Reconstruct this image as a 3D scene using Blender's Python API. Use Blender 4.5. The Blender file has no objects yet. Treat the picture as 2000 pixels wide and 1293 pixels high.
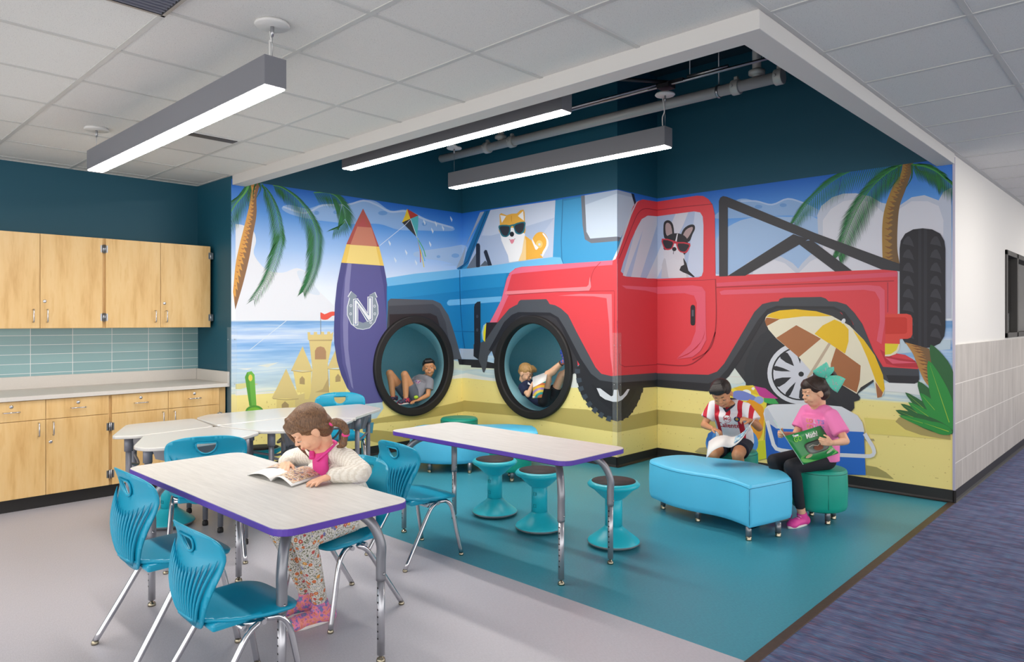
import bpy, bmesh, math, random
from mathutils import Vector, Matrix, geometry, noise
random.seed(7)
S = bpy.context.scene
C = S.collection
# ---------------------------------------------------------------- camera
PX, HY, VPA, VPB = 1000.0, 626.0, 2305.0, -440.0
FOC = math.sqrt((VPA-PX)*(PX-VPB)); TH = math.atan((VPA-PX)/FOC)
FW = (-math.sin(TH), math.cos(TH)); RT = (math.cos(TH), math.sin(TH)); CH = 1.42
cam = bpy.data.objects.new('camera', bpy.data.cameras.new('camera')); C.objects.link(cam)
cam.location = (0, 0, CH); cam.rotation_euler = (math.pi/2, 0, TH)
cam.data.sensor_width = 36; cam.data.lens = FOC*36/2000; cam.data.shift_y = -(646.5-HY)/2000
cam.data.clip_start = 0.05
S.camera = cam
# ---------------------------------------------------------------- light and exposure
S.view_settings.view_transform = 'Standard'; S.view_settings.look = 'None'
S.view_settings.gamma = 1; S.view_settings.use_curve_mapping = False
S.view_settings.exposure = EXPO = 1.05
W = bpy.data.worlds.new('world'); S.world = W; W.use_nodes = True
W.node_tree.nodes['Background'].inputs[0].default_value = (1.0, 0.985, 0.96, 1)
W.node_tree.nodes['Background'].inputs[1].default_value = 1.2
LAMP = 27.0
# ---------------------------------------------------------------- colour and materials
def lin(h):
    h = h.lstrip('#'); r = []
    for i in (0, 2, 4):
        c = int(h[i:i+2], 16)/255
        r.append(c/12.92 if c <= .04045 else ((c+.055)/1.055)**2.4)
    return r
MATS = {}
def nd(nt, t, x=0, **kw):
    n = nt.nodes.new(t)
    for k, v in kw.items(): setattr(n, k, v)
    return n
def mat(name, hexc, rough=.5, metal=0, gain=1.0, spec=.5, bump=0, bscale=200, var=0, vscale=8, emis=None, estr=0, coat=0, stretch=None):
    if name in MATS: return MATS[name]
    m = bpy.data.materials.new(name); m.use_nodes = True; nt = m.node_tree
    b = nt.nodes['Principled BSDF']
    c = [min(.92, v*gain) for v in lin(hexc)]+[1]
    b.inputs['Base Color'].default_value = c; b.inputs['Roughness'].default_value = rough
    b.inputs['Metallic'].default_value = metal; b.inputs['Specular IOR Level'].default_value = spec
    if coat: b.inputs['Coat Weight'].default_value = coat
    if emis:
        b.inputs['Emission Color'].default_value = lin(emis)+[1]; b.inputs['Emission Strength'].default_value = estr
    if bump or var:
        tc = nd(nt, 'ShaderNodeTexCoord'); mp = nd(nt, 'ShaderNodeMapping')
        nt.links.new(tc.outputs['Object'], mp.inputs[0])
        if stretch: mp.inputs['Scale'].default_value = stretch
    if bump:
        n = nd(nt, 'ShaderNodeTexNoise'); n.inputs['Scale'].default_value = bscale; n.inputs['Detail'].default_value = 3
        nt.links.new(mp.outputs[0], n.inputs['Vector'])
        bp = nd(nt, 'ShaderNodeBump'); bp.inputs['Strength'].default_value = bump; bp.inputs['Distance'].default_value = .002
        nt.links.new(n.outputs[0], bp.inputs['Height']); nt.links.new(bp.outputs[0], b.inputs['Normal'])
    if var:
        n = nd(nt, 'ShaderNodeTexNoise'); n.inputs['Scale'].default_value = vscale; n.inputs['Detail'].default_value = 4
        nt.links.new(mp.outputs[0], n.inputs['Vector'])
        mx = nd(nt, 'ShaderNodeMix', data_type='RGBA')
        mx.inputs[6].default_value = [v*(1-var) for v in c[:3]]+[1]; mx.inputs[7].default_value = [min(.95, v*(1+var)) for v in c[:3]]+[1]
        nt.links.new(n.outputs[0], mx.inputs[0]); nt.links.new(mx.outputs[2], b.inputs['Base Color'])
    MATS[name] = m
    return m
def ramp_mat(name, build, rough=.5, metal=0):
    """build(nt, links) returns the colour socket"""
    if name in MATS: return MATS[name]
    m = bpy.data.materials.new(name); m.use_nodes = True; nt = m.node_tree
    b = nt.nodes['Principled BSDF']; b.inputs['Roughness'].default_value = rough; b.inputs['Metallic'].default_value = metal
    r = build(nt, b)
    if r: nt.links.new(r, b.inputs['Base Color'])
    MATS[name] = m
    return m
def ramp(nt, fac, stops, interp='LINEAR', gain=1.0):
    r = nd(nt, 'ShaderNodeValToRGB'); r.color_ramp.interpolation = interp
    while len(r.color_ramp.elements) < len(stops): r.color_ramp.elements.new(.5)
    for e, (p, c) in zip(r.color_ramp.elements, stops):
        e.position = p; e.color = [min(.95, v*gain) for v in lin(c)]+[1]
    nt.links.new(fac, r.inputs[0]); return r.outputs[0]
def coord(nt, scale=(1, 1, 1), loc=(0, 0, 0), rot=(0, 0, 0)):
    tc = nd(nt, 'ShaderNodeTexCoord'); mp = nd(nt, 'ShaderNodeMapping')
    mp.inputs['Scale'].default_value = scale; mp.inputs['Location'].default_value = loc; mp.inputs['Rotation'].default_value = rot
    nt.links.new(tc.outputs['Object'], mp.inputs[0]); return mp.outputs[0]
def noisen(nt, vec, scale, detail=3, rough=.5):
    n = nd(nt, 'ShaderNodeTexNoise'); n.inputs['Scale'].default_value = scale; n.inputs['Detail'].default_value = detail
    n.inputs['Roughness'].default_value = rough; nt.links.new(vec, n.inputs['Vector']); return n.outputs[0]
def mathn(nt, op, a, b=None, c=None):
    n = nd(nt, 'ShaderNodeMath', operation=op)
    for i, v in enumerate((a, b, c)):
        if v is None: continue
        if isinstance(v, (int, float)): n.inputs[i].default_value = v
        else: nt.links.new(v, n.inputs[i])
    return n.outputs[0]
def mixc(nt, fac, a, b):
    mx = nd(nt, 'ShaderNodeMix', data_type='RGBA')
    for i, v in ((0, fac), (6, a), (7, b)):
        if isinstance(v, (int, float)): mx.inputs[i].default_value = v
        elif isinstance(v, str): mx.inputs[i].default_value = lin(v)+[1]
        else: nt.links.new(v, mx.inputs[i])
    return mx.outputs[2]
def bumpn(nt, b, h, strength=.3, dist=.002):
    bp = nd(nt, 'ShaderNodeBump'); bp.inputs['Strength'].default_value = strength; bp.inputs['Distance'].default_value = dist
    nt.links.new(h, bp.inputs['Height']); nt.links.new(bp.outputs[0], b.inputs['Normal'])
# ---------------------------------------------------------------- object helpers
def tag(o, label=None, cat=None, group=None, kind=None):
    if label: o['label'] = label
    if cat: o['category'] = cat
    if group: o['group'] = group
    if kind: o['kind'] = kind
    return o
def thing(name, label, cat, loc=(0, 0, 0), rz=0, group=None):
    o = bpy.data.objects.new(name, None); C.objects.link(o); o.location = loc; o.rotation_euler = (0, 0, rz)
    o.empty_display_size = .1
    return tag(o, label, cat, group)
def kids(o): return [c for c in bpy.data.objects if c.parent == o]
def copy_tree(o, parent=None, label=None, loc=None, rz=None, group=None):
    ch = kids(o); c = o.copy(); C.objects.link(c); c.parent = parent
    if label: c['label'] = label
    if group: c['group'] = group
    if loc is not None: c.location = loc
    if rz is not None: c.rotation_euler = (0, 0, rz)
    for k in ch: copy_tree(k, c)
    return c
class MB:
    def __init__(s): s.bm = bmesh.new(); s.mi = 0
    def _f(s, vs, smooth=False):
        try: f = s.bm.faces.new(vs)
        except ValueError: return None
        f.material_index = s.mi; f.smooth = smooth; return f
    def box(s, c, d, rot=None):
        x, y, z = c; a, b, e = d[0]/2, d[1]/2, d[2]/2
        vs = []
        for sx, sy, sz in ((-1,-1,-1),(1,-1,-1),(1,1,-1),(-1,1,-1),(-1,-1,1),(1,-1,1),(1,1,1),(-1,1,1)):
            v = Vector((sx*a, sy*b, sz*e))
            if rot is not None: v = rot @ v
            vs.append(s.bm.verts.new(v+Vector(c)))
        for q in ((0,3,2,1),(4,5,6,7),(0,1,5,4),(1,2,6,5),(2,3,7,6),(3,0,4,7)): s._f([vs[i] for i in q])
        return s
    def bb(s, x0, x1, y0, y1, z0, z1): return s.box(((x0+x1)/2, (y0+y1)/2, (z0+z1)/2), (abs(x1-x0), abs(y1-y0), abs(z1-z0)))
    def quad(s, *p):
        s._f([s.bm.verts.new(Vector(v)) for v in p]); return s
    def tube(s, pts, r, n=12, cap=True, flat=1.0, smooth=True, up=None):
        pts = [Vector(p) for p in pts]; N = len(pts)
        rs = [r]*N if isinstance(r, (int, float)) else list(r)
        rings = []; t0 = (pts[1]-pts[0]).normalized()
        a = Vector(up) if up is not None else (Vector((0, 0, 1)) if abs(t0.z) < .9 else Vector((1, 0, 0)))
        nrm = (a - t0*a.dot(t0)).normalized()
        for i in range(N):
            t = (pts[min(i+1, N-1)]-pts[max(i-1, 0)])
            t = t.normalized() if t.length > 1e-9 else t0
            nrm = (nrm - t*nrm.dot(t))
            nrm = nrm.normalized() if nrm.length > 1e-6 else t.orthogonal().normalized()
            bn = t.cross(nrm)
            fl = flat[i] if isinstance(flat, (list, tuple)) else flat
            rings.append([s.bm.verts.new(pts[i]+(nrm*math.cos(2*math.pi*k/n)*fl+bn*math.sin(2*math.pi*k/n))*rs[i]) for k in range(n)])
        for i in range(N-1):
            for k in range(n):
                s._f([rings[i][k], rings[i][(k+1) % n], rings[i+1][(k+1) % n], rings[i+1][k]], smooth)
        if cap: s._f(rings[0][::-1]); s._f(rings[-1])
        return s
    def lathe(s, prof, n=32, c=(0, 0, 0), rot=None, smooth=True, close=False):
        rings = []; c = Vector(c)
        for r, z in prof:
            ring = []
            for k in range(n):
                v = Vector((r*math.cos(2*math.pi*k/n), r*math.sin(2*math.pi*k/n), z))
                if rot is not None: v = rot @ v
                ring.append(s.bm.verts.new(v+c))
            rings.append(ring)
        M = len(rings)
        for i in range(M if close else M-1):
            for k in range(n):
                s._f([rings[i][k], rings[i][(k+1) % n], rings[(i+1) % M][(k+1) % n], rings[(i+1) % M][k]], smooth)
        if not close:
            s._f(rings[0][::-1]); s._f(rings[-1])
        return s
    def ell(s, c, r, rot=None, nu=20, nv=12):
        c = Vector(c); rows = []
        if isinstance(r, (int, float)): r = (r, r, r)
        for j in range(1, nv):
            ph = math.pi*j/nv; row = []
            for k in range(nu):
                a = 2*math.pi*k/nu
                v = Vector((r[0]*math.sin(ph)*math.cos(a), r[1]*math.sin(ph)*math.sin(a), r[2]*math.cos(ph)))
                if rot is not None: v = rot @ v
                row.append(s.bm.verts.new(v+c))
            rows.append(row)
        tp, bt = Vector((0, 0, r[2])), Vector((0, 0, -r[2]))
        if rot is not None: tp, bt = rot @ tp, rot @ bt
        tp = s.bm.verts.new(tp+c); bt = s.bm.verts.new(bt+c)
        for k in range(nu):
            s._f([tp, rows[0][k], rows[0][(k+1) % nu]], True); s._f([bt, rows[-1][(k+1) % nu], rows[-1][k]], True)
            for j in range(len(rows)-1):
                s._f([rows[j][k], rows[j+1][k], rows[j+1][(k+1) % nu], rows[j][(k+1) % nu]], True)
        return s
    def prism(s, pl, z0, z1, smooth=False):
        a = [s.bm.verts.new((p[0], p[1], z0)) for p in pl]; b = [s.bm.verts.new((p[0], p[1], z1)) for p in pl]
        s._f(a[::-1]); s._f(b); n = len(pl)
        for i in range(n): s._f([a[i], a[(i+1) % n], b[(i+1) % n], b[i]], smooth)
        return s
    def sheet(s, grid, smooth=True, thick=0):
        """grid of points -> quads; thick adds a back face shell"""
        g = [[Vector(p) for p in row] for row in grid]; nu, nv = len(g), len(g[0])
        V = [[s.bm.verts.new(p) for p in row] for row in g]
        for i in range(nu-1):
            for j in range(nv-1): s._f([V[i][j], V[i+1][j], V[i+1][j+1], V[i][j+1]], smooth)
        if thick:
            B = []
            for i in range(nu):
                row = []
                for j in range(nv):
                    du = g[min(i+1, nu-1)][j]-g[max(i-1, 0)][j]; dv = g[i][min(j+1, nv-1)]-g[i][max(j-1, 0)]
                    row.append(s.bm.verts.new(g[i][j]-du.cross(dv).normalized()*thick))
                B.append(row)
            for i in range(nu-1):
                for j in range(nv-1): s._f([B[i][j], B[i][j+1], B[i+1][j+1], B[i+1][j]], smooth)
            for i in range(nu-1):
                s._f([V[i][0], B[i][0], B[i+1][0], V[i+1][0]]); s._f([V[i][-1], V[i+1][-1], B[i+1][-1], B[i][-1]])
            for j in range(nv-1):
                s._f([V[0][j], V[0][j+1], B[0][j+1], B[0][j]]); s._f([V[-1][j], B[-1][j], B[-1][j+1], V[-1][j+1]])
        return s
    def build(s, name, m, parent=None, bevel=0, seg=2, kind=None, fix=True, remesh=0, smooth_it=0, sub=0):
        if fix: bmesh.ops.recalc_face_normals(s.bm, faces=s.bm.faces[:])
        me = bpy.data.meshes.new(name); s.bm.to_mesh(me); s.bm.free()
        for k in (m if isinstance(m, (list, tuple)) else [m]): me.materials.append(k)
        o = bpy.data.objects.new(name, me); C.objects.link(o); o.parent = parent
        if bevel:
            md = o.modifiers.new('b', 'BEVEL'); md.width = bevel; md.segments = seg; md.limit_method = 'ANGLE'; md.angle_limit = .7
            md.harden_normals = False
        if remesh:
            md = o.modifiers.new('r', 'REMESH'); md.mode = 'VOXEL'; md.voxel_size = remesh; md.use_smooth_shade = True
        if smooth_it:
            md = o.modifiers.new('s', 'SMOOTH'); md.iterations = smooth_it; md.factor = .5
        if sub:
            md = o.modifiers.new('u', 'SUBSURF'); md.levels = sub; md.render_levels = sub
        if kind: o['kind'] = kind
        return o
def crom(pts, n=6, closed=False):
    P = [Vector(p) for p in pts]; N = len(P); out = []
    rng = N if closed else N-1
    for i in range(rng):
        p0 = P[(i-1) % N] if closed or i > 0 else P[0]*2-P[1]
        p1, p2 = P[i], P[(i+1) % N]
        p3 = P[(i+2) % N] if closed or i+2 < N else P[-1]*2-P[-2]
        for k in range(n):
            t = k/n
            out.append(.5*((2*p1)+(p2-p0)*t+(2*p0-5*p1+4*p2-p3)*t*t+(3*p1-p0-3*p2+p3)*t**3))
    if not closed: out.append(P[-1])
    return out
def rrect(x0, x1, y0, y1, r, n=6):
    out = []
    for cx, cy, a in ((x1-r, y1-r, 0), (x0+r, y1-r, 90), (x0+r, y0+r, 180), (x1-r, y0+r, 270)):
        for k in range(n+1):
            t = math.radians(a+90*k/n); out.append((cx+r*math.cos(t), cy+r*math.sin(t)))
    return out
def tri2d(outline, holes=(), step=0):
    """constrained triangulation of an outline with holes; returns points, triangles"""
    pts = [Vector(p) for p in outline]; edges = [(i, (i+1) % len(outline)) for i in range(len(outline))]
    faces = []
    for h in holes:
        b = len(pts); pts += [Vector(p) for p in h]; edges += [(b+i, b+(i+1) % len(h)) for i in range(len(h))]
    def inside(p, poly):
        c = False; n = len(poly)
        for i in range(n):
            a, b = poly[i], poly[(i+1) % n]
            if (a[1] > p[1]) != (b[1] > p[1]) and p[0] < (b[0]-a[0])*(p[1]-a[1])/(b[1]-a[1])+a[0]: c = not c
        return c
    if step:
        xs = [p[0] for p in outline]; ys = [p[1] for p in outline]
        x = min(xs)
        while x < max(xs):
            y = min(ys)
            while y < max(ys):
                if inside((x, y), outline) and not any(inside((x, y), h) for h in holes): pts.append(Vector((x, y)))
                y += step
            x += step
    r = geometry.delaunay_2d_cdt(pts, edges, [], 0, 1e-6)
    vs, fs = r[0], r[2]; out = []
    for f in fs:
        c = sum((vs[i] for i in f), Vector((0, 0)))/len(f)
        if inside(c, outline) and not any(inside(c, h) for h in holes): out.append(list(f))
    return vs, out
def plate(mb, outline, holes, mapping, step=0, thick=0, smooth=False):
    vs, fs = tri2d(outline, holes, step)
    A = [mb.bm.verts.new(mapping(v[0], v[1])) for v in vs]
    for f in fs: mb._f([A[i] for i in f], smooth)
    if thick:
        e = 1e-4; B = []
        for v in vs:
            p = Vector(mapping(v[0], v[1])); du = Vector(mapping(v[0]+e, v[1]))-p; dv = Vector(mapping(v[0], v[1]+e))-p
            B.append(mb.bm.verts.new(p-du.cross(dv).normalized()*thick))
        cnt = {}
        for f in fs:
            mb._f([B[i] for i in f[::-1]], smooth)
            for i in range(len(f)):
                a, b = f[i], f[(i+1) % len(f)]
                cnt[(a, b)] = 1
        for (a, b) in cnt:
            if (b, a) not in cnt: mb._f([A[b], A[a], B[a], B[b]], smooth)
    return mb
def text(name, s, m, size, mtx, parent=None, ext=.0005, bold=0, xs=1.0, align='CENTER'):
    cu = bpy.data.curves.new(name, 'FONT'); cu.body = s; cu.size = size; cu.extrude = ext; cu.offset = bold
    cu.align_x = align; cu.align_y = 'CENTER'; cu.resolution_u = 3
    t = bpy.data.objects.new(name, cu); C.objects.link(t)
    dg = bpy.context.evaluated_depsgraph_get(); me = bpy.data.meshes.new_from_object(t.evaluated_get(dg))
    bpy.data.objects.remove(t)
    me.transform(mtx @ Matrix.Diagonal((xs, 1, 1, 1))); me.materials.clear(); me.materials.append(m)
    o = bpy.data.objects.new(name, me); C.objects.link(o); o.parent = parent
    return o
def frame_mtx(o, ex, ey):
    ex = Vector(ex).normalized(); ey = Vector(ey); ey = (ey-ex*ey.dot(ex)).normalized(); ez = ex.cross(ey)
    return Matrix(((ex.x, ey.x, ez.x, o[0]), (ex.y, ey.y, ez.y, o[1]), (ex.z, ey.z, ez.z, o[2]), (0, 0, 0, 1)))
chrome = mat('chrome', '#c9c9cd', .16, 1)
steel = mat('brushed_steel', '#a8a9ad', .3, 1)
legpaint = mat('silver_grey_paint', '#8f9096', .35, .6)
greyleg = mat('grey_enamel', '#7c7e88', .4, .2)
black = mat('matte_black', '#17161a', .6)
# ================================================================ THE ROOM
XL, YB, XR, YR, XC = -6.16, 5.615, -3.94, 6.33, -1.28     # mural walls
XW, YW, CZ, TZ = -6.88, 2.82, 2.72, 3.95                  # cabinet wall, return wall, ceiling, top of recess
RC1, RC2, RZ, RR = 4.90, -5.04, .918, .505                 # porthole centres and hole radius
teal_paint = mat('teal_wall_paint', '#0d4f63', .55, bump=.1, bscale=300)
white_paint = mat('white_wall_paint', '#dddbd7', .6, bump=.1, bscale=250)
dark_plenum = mat('dark_plenum_paint', '#082633', .8)
basem = mat('black_rubber_base', '#211f1f', .5)
def circ(cx, cy, r, n=64): return [(cx+r*math.cos(2*math.pi*k/n), cy+r*math.sin(2*math.pi*k/n)) for k in range(n)]
mb = MB(); plate(mb, [(YW, 0), (YB, 0), (YB, TZ), (YW, TZ)], [circ(RC1, RZ, RR)], lambda u, v: (XL, u, v)); mb.build('wall_left', teal_paint, kind='structure')
mb = MB(); plate(mb, [(XL, 0), (XR, 0), (XR, TZ), (XL, TZ)], [circ(RC2, RZ, RR)], lambda u, v: (u, YB, v)); mb.build('wall_back', teal_paint, kind='structure')
MB().quad((XR, YB, 0), (XR, YR, 0), (XR, YR, TZ), (XR, YB, TZ)).build('wall_jog', teal_paint, kind='structure')
MB().quad((XR, YR, 0), (XC, YR, 0), (XC, YR, TZ), (XR, YR, TZ)).build('wall_right', teal_paint, kind='structure')
MB().quad((XW, YW, 0), (XL, YW, 0), (XL, YW, TZ), (XW, YW, TZ)).build('wall_return', teal_paint, kind='structure')
MB().quad((XW, -2, 0), (XW, YW, 0), (XW, YW, TZ), (XW, -2, TZ)).build('wall_cabinets', teal_paint, kind='structure')
# corridor wall with a window opening
mb = MB(); plate(mb, [(YR, 0), (13, 0), (13, CZ), (YR, CZ)], [[(8.56, 1.245), (10.6, 1.245), (10.6, 2.135), (8.56, 2.135)]], lambda u, v: (XC, u, v)); mb.build('wall_corridor', white_paint, kind='structure')
MB().quad((XC, 13, 0), (4, 13, 0), (4, 13, CZ), (XC, 13, CZ)).build('wall_far', white_paint, kind='structure')
# room behind the corridor window
off = MB(); off.quad((-3.4, 8.0, .4), (-3.4, 11.4, .4), (-3.4, 11.4, CZ), (-3.4, 8.0, CZ)); off.quad((-3.4, 11.4, .4), (XC-.02, 11.4, .4), (XC-.02, 11.4, CZ), (-3.4, 11.4, CZ))
off.quad((-3.4, 8.0, .4), (XC-.02, 8.0, .4), (XC-.02, 8.0, CZ), (-3.4, 8.0, CZ)); off.quad((-3.4, 8, CZ), (XC-.02, 8, CZ), (XC-.02, 11.4, CZ), (-3.4, 11.4, CZ))
off.quad((-3.4, 8, .4), (XC-.02, 8, .4), (XC-.02, 11.4, .4), (-3.4, 11.4, .4)).build('wall_office', mat('office_wall_paint', '#b9bcc0', .7, emis='#b9bcc0', estr=0), kind='structure')
# --- floors
def vinyl(name, base, a, b, r):
    def f(nt, bs):
        v = coord(nt, (60, 260, 60), rot=(0, 0, .35)); n1 = noisen(nt, v, 1.0, 3, .7)
        v2 = coord(nt, (3, 3, 3)); n2 = noisen(nt, v2, 1, 2)
        c1 = ramp(nt, n1, [(.3, a), (.7, b)])
        c2 = mixc(nt, mathn(nt, 'MULTIPLY', n2, .35), c1, base)
        return c2
    return ramp_mat(name, f, r)
grey_vinyl = vinyl('grey_sheet_vinyl', '#b2b0b8', '#aaa8b0', '#bfbdc5', .4)
teal_vinyl = vinyl('teal_sheet_vinyl', '#3a8c9f', '#2f8093', '#459aac', .36)
def carpetf(nt, bs):
    n1 = noisen(nt, coord(nt, (5, 90, 1)), 1, 3, .6)
    n2 = noisen(nt, coord(nt, (5, 17, 1), loc=(3, 1, 0)), 1, 1, .4)
    n3 = noisen(nt, coord(nt, (14, 330, 1)), 1, 1)
    c = ramp(nt, n1, [(.30, '#1c2236'), (.45, '#3c4a6c'), (.58, '#56668a'), (.70, '#8698b8')])
    d = ramp(nt, n2, [(.42, '#161b2d'), (.47, '#414e6e'), (.66, '#6a7896')])
    e = mixc(nt, .5, c, d)
    hot = ramp(nt, n3, [(.3, '#6fb0d8'), (.44, '#4a5280'), (.56, '#4a5280'), (.66, '#c06a6a'), (.8, '#a07fc8')])
    n4 = noisen(nt, coord(nt, (1, 1, 1)), 420, 1)
    bumpn(nt, bs, n4, .8, .004)
    return mixc(nt, .42, e, hot)
carpet = ramp_mat('blue_carpet_tile', carpetf, .95)
FB, XE = 2.79, -1.30
MB().quad((XW, -3, 0), (XE-.01, -3, 0), (XE-.01, FB, 0), (XW, FB, 0)).build('floor', grey_vinyl, kind='structure')
fl = MB(); fl.quad((XW, FB, 0), (XE-.01, FB, 0), (XE-.01, YR, 0), (XW, YR, 0)); fl.build('floor', teal_vinyl, kind='structure')
MB().quad((XE+.03, -3, .002), (6, -3, .002), (6, 13, .002), (XE+.03, 13, .002)).build('floor', carpet, kind='structure')
MB().bb(XE-.012, XE+.035, -3, YR-.0, .0, .005).build('trim_1', mat('bronze_transition_strip', '#57493f', .45, .5, var=.25, vscale=30), kind='structure', bevel=.002)
# --- baseboards
def basebd(name, a, b, n):
    """a->b along wall foot, n = outward normal"""
    a, b, n = Vector(a).to_3d(), Vector(b).to_3d(), Vector(n).to_3d()
    mb = MB(); prof = [(0.001, .098), (.006, .098), (.006, .022), (.012, .008), (.022, .002), (.001, .002)]
    for i in range(len(prof)):
        p, q = prof[i], prof[(i+1) % len(prof)]
        mb.quad(a+n*p[0]+Vector((0, 0, p[1])), b+n*p[0]+Vector((0, 0, p[1])), b+n*q[0]+Vector((0, 0, q[1])), a+n*q[0]+Vector((0, 0, q[1])))
    mb.build(name, basem, kind='structure')
basebd('baseboard_left', (XL, YW), (XL, YB), (1, 0)); basebd('baseboard_back', (XL, YB), (XR+.02, YB), (0, -1))
basebd('baseboard_jog', (XR, YB-.02), (XR, YR), (1, 0)); basebd('baseboard_right', (XR, YR), (XC+.02, YR), (0, -1))
basebd('baseboard_corridor', (XC, YR-.02), (XC, 13), (1, 0)); basebd('baseboard_return', (XW, YW), (XL+.02, YW), (0, -1))
# --- corridor wainscot of large tiles
def tilef(nt, bs):
    br = nd(nt, 'ShaderNodeTexBrick'); br.offset = .5; br.inputs['Scale'].default_value = 1
    br.inputs['Brick Width'].default_value = .92; br.inputs['Row Height'].default_value = .308; br.inputs['Mortar Size'].default_value = .0035
    br.inputs['Mortar Smooth'].default_value = 0
    mp = coord(nt, (1, 1, 1), loc=(.42, -.144+.308, 0)); tcx = nd(nt, 'ShaderNodeSeparateXYZ'); nt.links.new(mp, tcx.inputs[0])
    cb = nd(nt, 'ShaderNodeCombineXYZ')
    mp0 = coord(nt); s0 = nd(nt, 'ShaderNodeSeparateXYZ'); nt.links.new(mp0, s0.inputs[0])
    nt.links.new(mathn(nt, 'ADD', s0.outputs[1], .32), cb.inputs[0]); nt.links.new(mathn(nt, 'ADD', s0.outputs[2], .0), cb.inputs[1])
    nt.links.new(cb.outputs[0], br.inputs['Vector'])
    n = noisen(nt, coord(nt, (8, 8, 2)), 1, 5, .6)
    c = ramp(nt, n, [(.3, '#a59f99'), (.5, '#b2aca6'), (.7, '#bcb6b0')])
    nt.links.new(c, br.inputs['Color1']); nt.links.new(c, br.inputs['Color2']); br.inputs['Mortar'].default_value = lin('#dedad4')+[1]
    return br.outputs[0]
MB().bb(XC, XC+.012, YR, 8.56+4.4, .098, 1.232).build('trim_2', ramp_mat('grey_wall_tile', tilef, .45), kind='structure')
# corner trim strip
MB().bb(XC-.004, XC+.013, YR-.006, YR+.004, .098, 2.69).build('trim_3', mat('aluminium_edge', '#b9b3c4', .4, .3), kind='structure')
# --- ceiling with a hole for the recess; acoustic tiles
def actf(nt, bs):
    v = coord(nt); n = noisen(nt, v, 260, 2, .7); n2 = noisen(nt, v, 90, 2, .6)
    s = ramp(nt, n, [(.30, '#8f8d8b'), (.37, '#dddcd9'), (1, '#e3e2df')])
    c = mixc(nt, mathn(nt, 'MULTIPLY', n2, .25), s, '#cfcecc')
    bumpn(nt, bs, n, .5, .002); return c
act = ramp_mat('acoustic_ceiling_tile', actf, .9)
SX, SY = -1.27, 2.83          # outer faces of the soffit
mb = MB()
mb.quad((XW, -2.2, CZ), (SX, -2.2, CZ), (SX, SY, CZ), (XW, SY, CZ)); mb.quad((SX, -2.2, CZ), (5, -2.2, CZ), (5, 13, CZ), (SX, 13, CZ))
mb.build('ceiling', act, kind='structure')
gridm = mat('shaded_grid_metal', '#c3c3c1', .5)  # white bars greyed: their thin shadow lines are put into the colour
mb = MB(); zt = CZ-.004
x = SX
k = -9
while k < 11:
    gx = -1.257-.61*k
    if gx > XW and gx < 5:
        y1 = SY if gx < SX-.05 else 13
        mb.bb(gx-.012, gx+.012, -2.2, y1, zt, CZ+.001)
    k += 1
for k in range(8):
    mb.bb(XW, SX, 2.34-.603*k-.012, 2.34-.603*k+.012, zt-.0005, CZ+.001)
for k in range(-8, 16):
    mb.bb(SX, 5, 2.895+.608*k-.012, 2.895+.608*k+.012, zt-.0005, CZ+.001)
mb.bb(XW, XL, YW-.02, YW, zt-.001, CZ); mb.bb(XW, XW+.02, -2, YW, zt-.001, CZ); mb.bb(XC, XC+.02, YR, 13, zt-.001, CZ)
mb.build('trim_4', gridm, kind='structure')
# soffit around the recess
sof = mat('soffit_white_paint', '#cfcdca', .6)
pl = [(XL+.001, SY), (SX, SY), (SX, YR-.001), (SX-.125, YR-.001), (SX-.125, SY+.125), (XL+.001, SY+.125)]
mb = MB(); mb.prism(pl, 2.637, CZ+.03); mb.build('trim_5', sof, kind='structure', bevel=.003)
MB().quad((XL, SY+.12, CZ), (SX-.12, SY+.12, CZ), (SX-.12, SY+.12, TZ), (XL, SY+.12, TZ)).quad((SX-.12, SY+.12, CZ), (SX-.12, YR, CZ), (SX-.12, YR, TZ), (SX-.12, SY+.12, TZ)).build('wall_recess', dark_plenum, kind='structure')
MB().quad((XL, SY, TZ), (XC, SY, TZ), (XC, YR, TZ), (XL, YR, TZ)).build('ceiling', dark_plenum, kind='structure')
# --- tunnels behind the portholes
def tun(nt, bs):
    n = noisen(nt, coord(nt), 140, 3, .7); bumpn(nt, bs, n, .6, .003)
    return ramp(nt, n, [(.3, '#9fdcec'), (.7, '#b5ecf6')])
tunm = ramp_mat('light_teal_felt', tun, .9)
def tunnel():
    P = [Vector((XL, RC1, RZ)), Vector((XL-.66, RC1, RZ)), Vector((XL-.66, YB+.64, RZ)), Vector((RC2, YB+.64, RZ)), Vector((RC2, YB, RZ))]
    mb = MB(); n = 56; R = RR-.012; rings = []
    for i, p in enumerate(P):
        d0 = (P[i]-P[i-1]).normalized() if i else None; d1 = (P[i+1]-P[i]).normalized() if i < 4 else None
        if d0 is None: lat = Vector((0, 1, 0)); lat = Vector((-d1.y, d1.x, 0))
        elif d1 is None: lat = Vector((-d0.y, d0.x, 0))
        else:
            l0, l1 = Vector((-d0.y, d0.x, 0)), Vector((-d1.y, d1.x, 0)); m_ = (l0+l1).normalized(); lat = m_/m_.dot(l0)
        rings.append([mb.bm.verts.new(p+lat*math.cos(2*math.pi*k/n)*R+Vector((0, 0, math.sin(2*math.pi*k/n)*R))) for k in range(n)])
    for i in range(4):
        for k in range(n): mb._f([rings[i][k], rings[i][(k+1) % n], rings[i+1][(k+1) % n], rings[i+1][k]])
    for f in mb.bm.faces: f.smooth = True
    for e in mb.bm.edges:
        if len(e.link_faces) == 2 and e.link_faces[0].normal.angle(e.link_faces[1].normal, 0) > .6: e.smooth = False
    return mb.build('reading_tunnel', tunm, fix=False)
tu = tunnel(); tag(tu, 'light teal felt lined crawl tunnel running behind the two round wall openings', 'tunnel')
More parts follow.
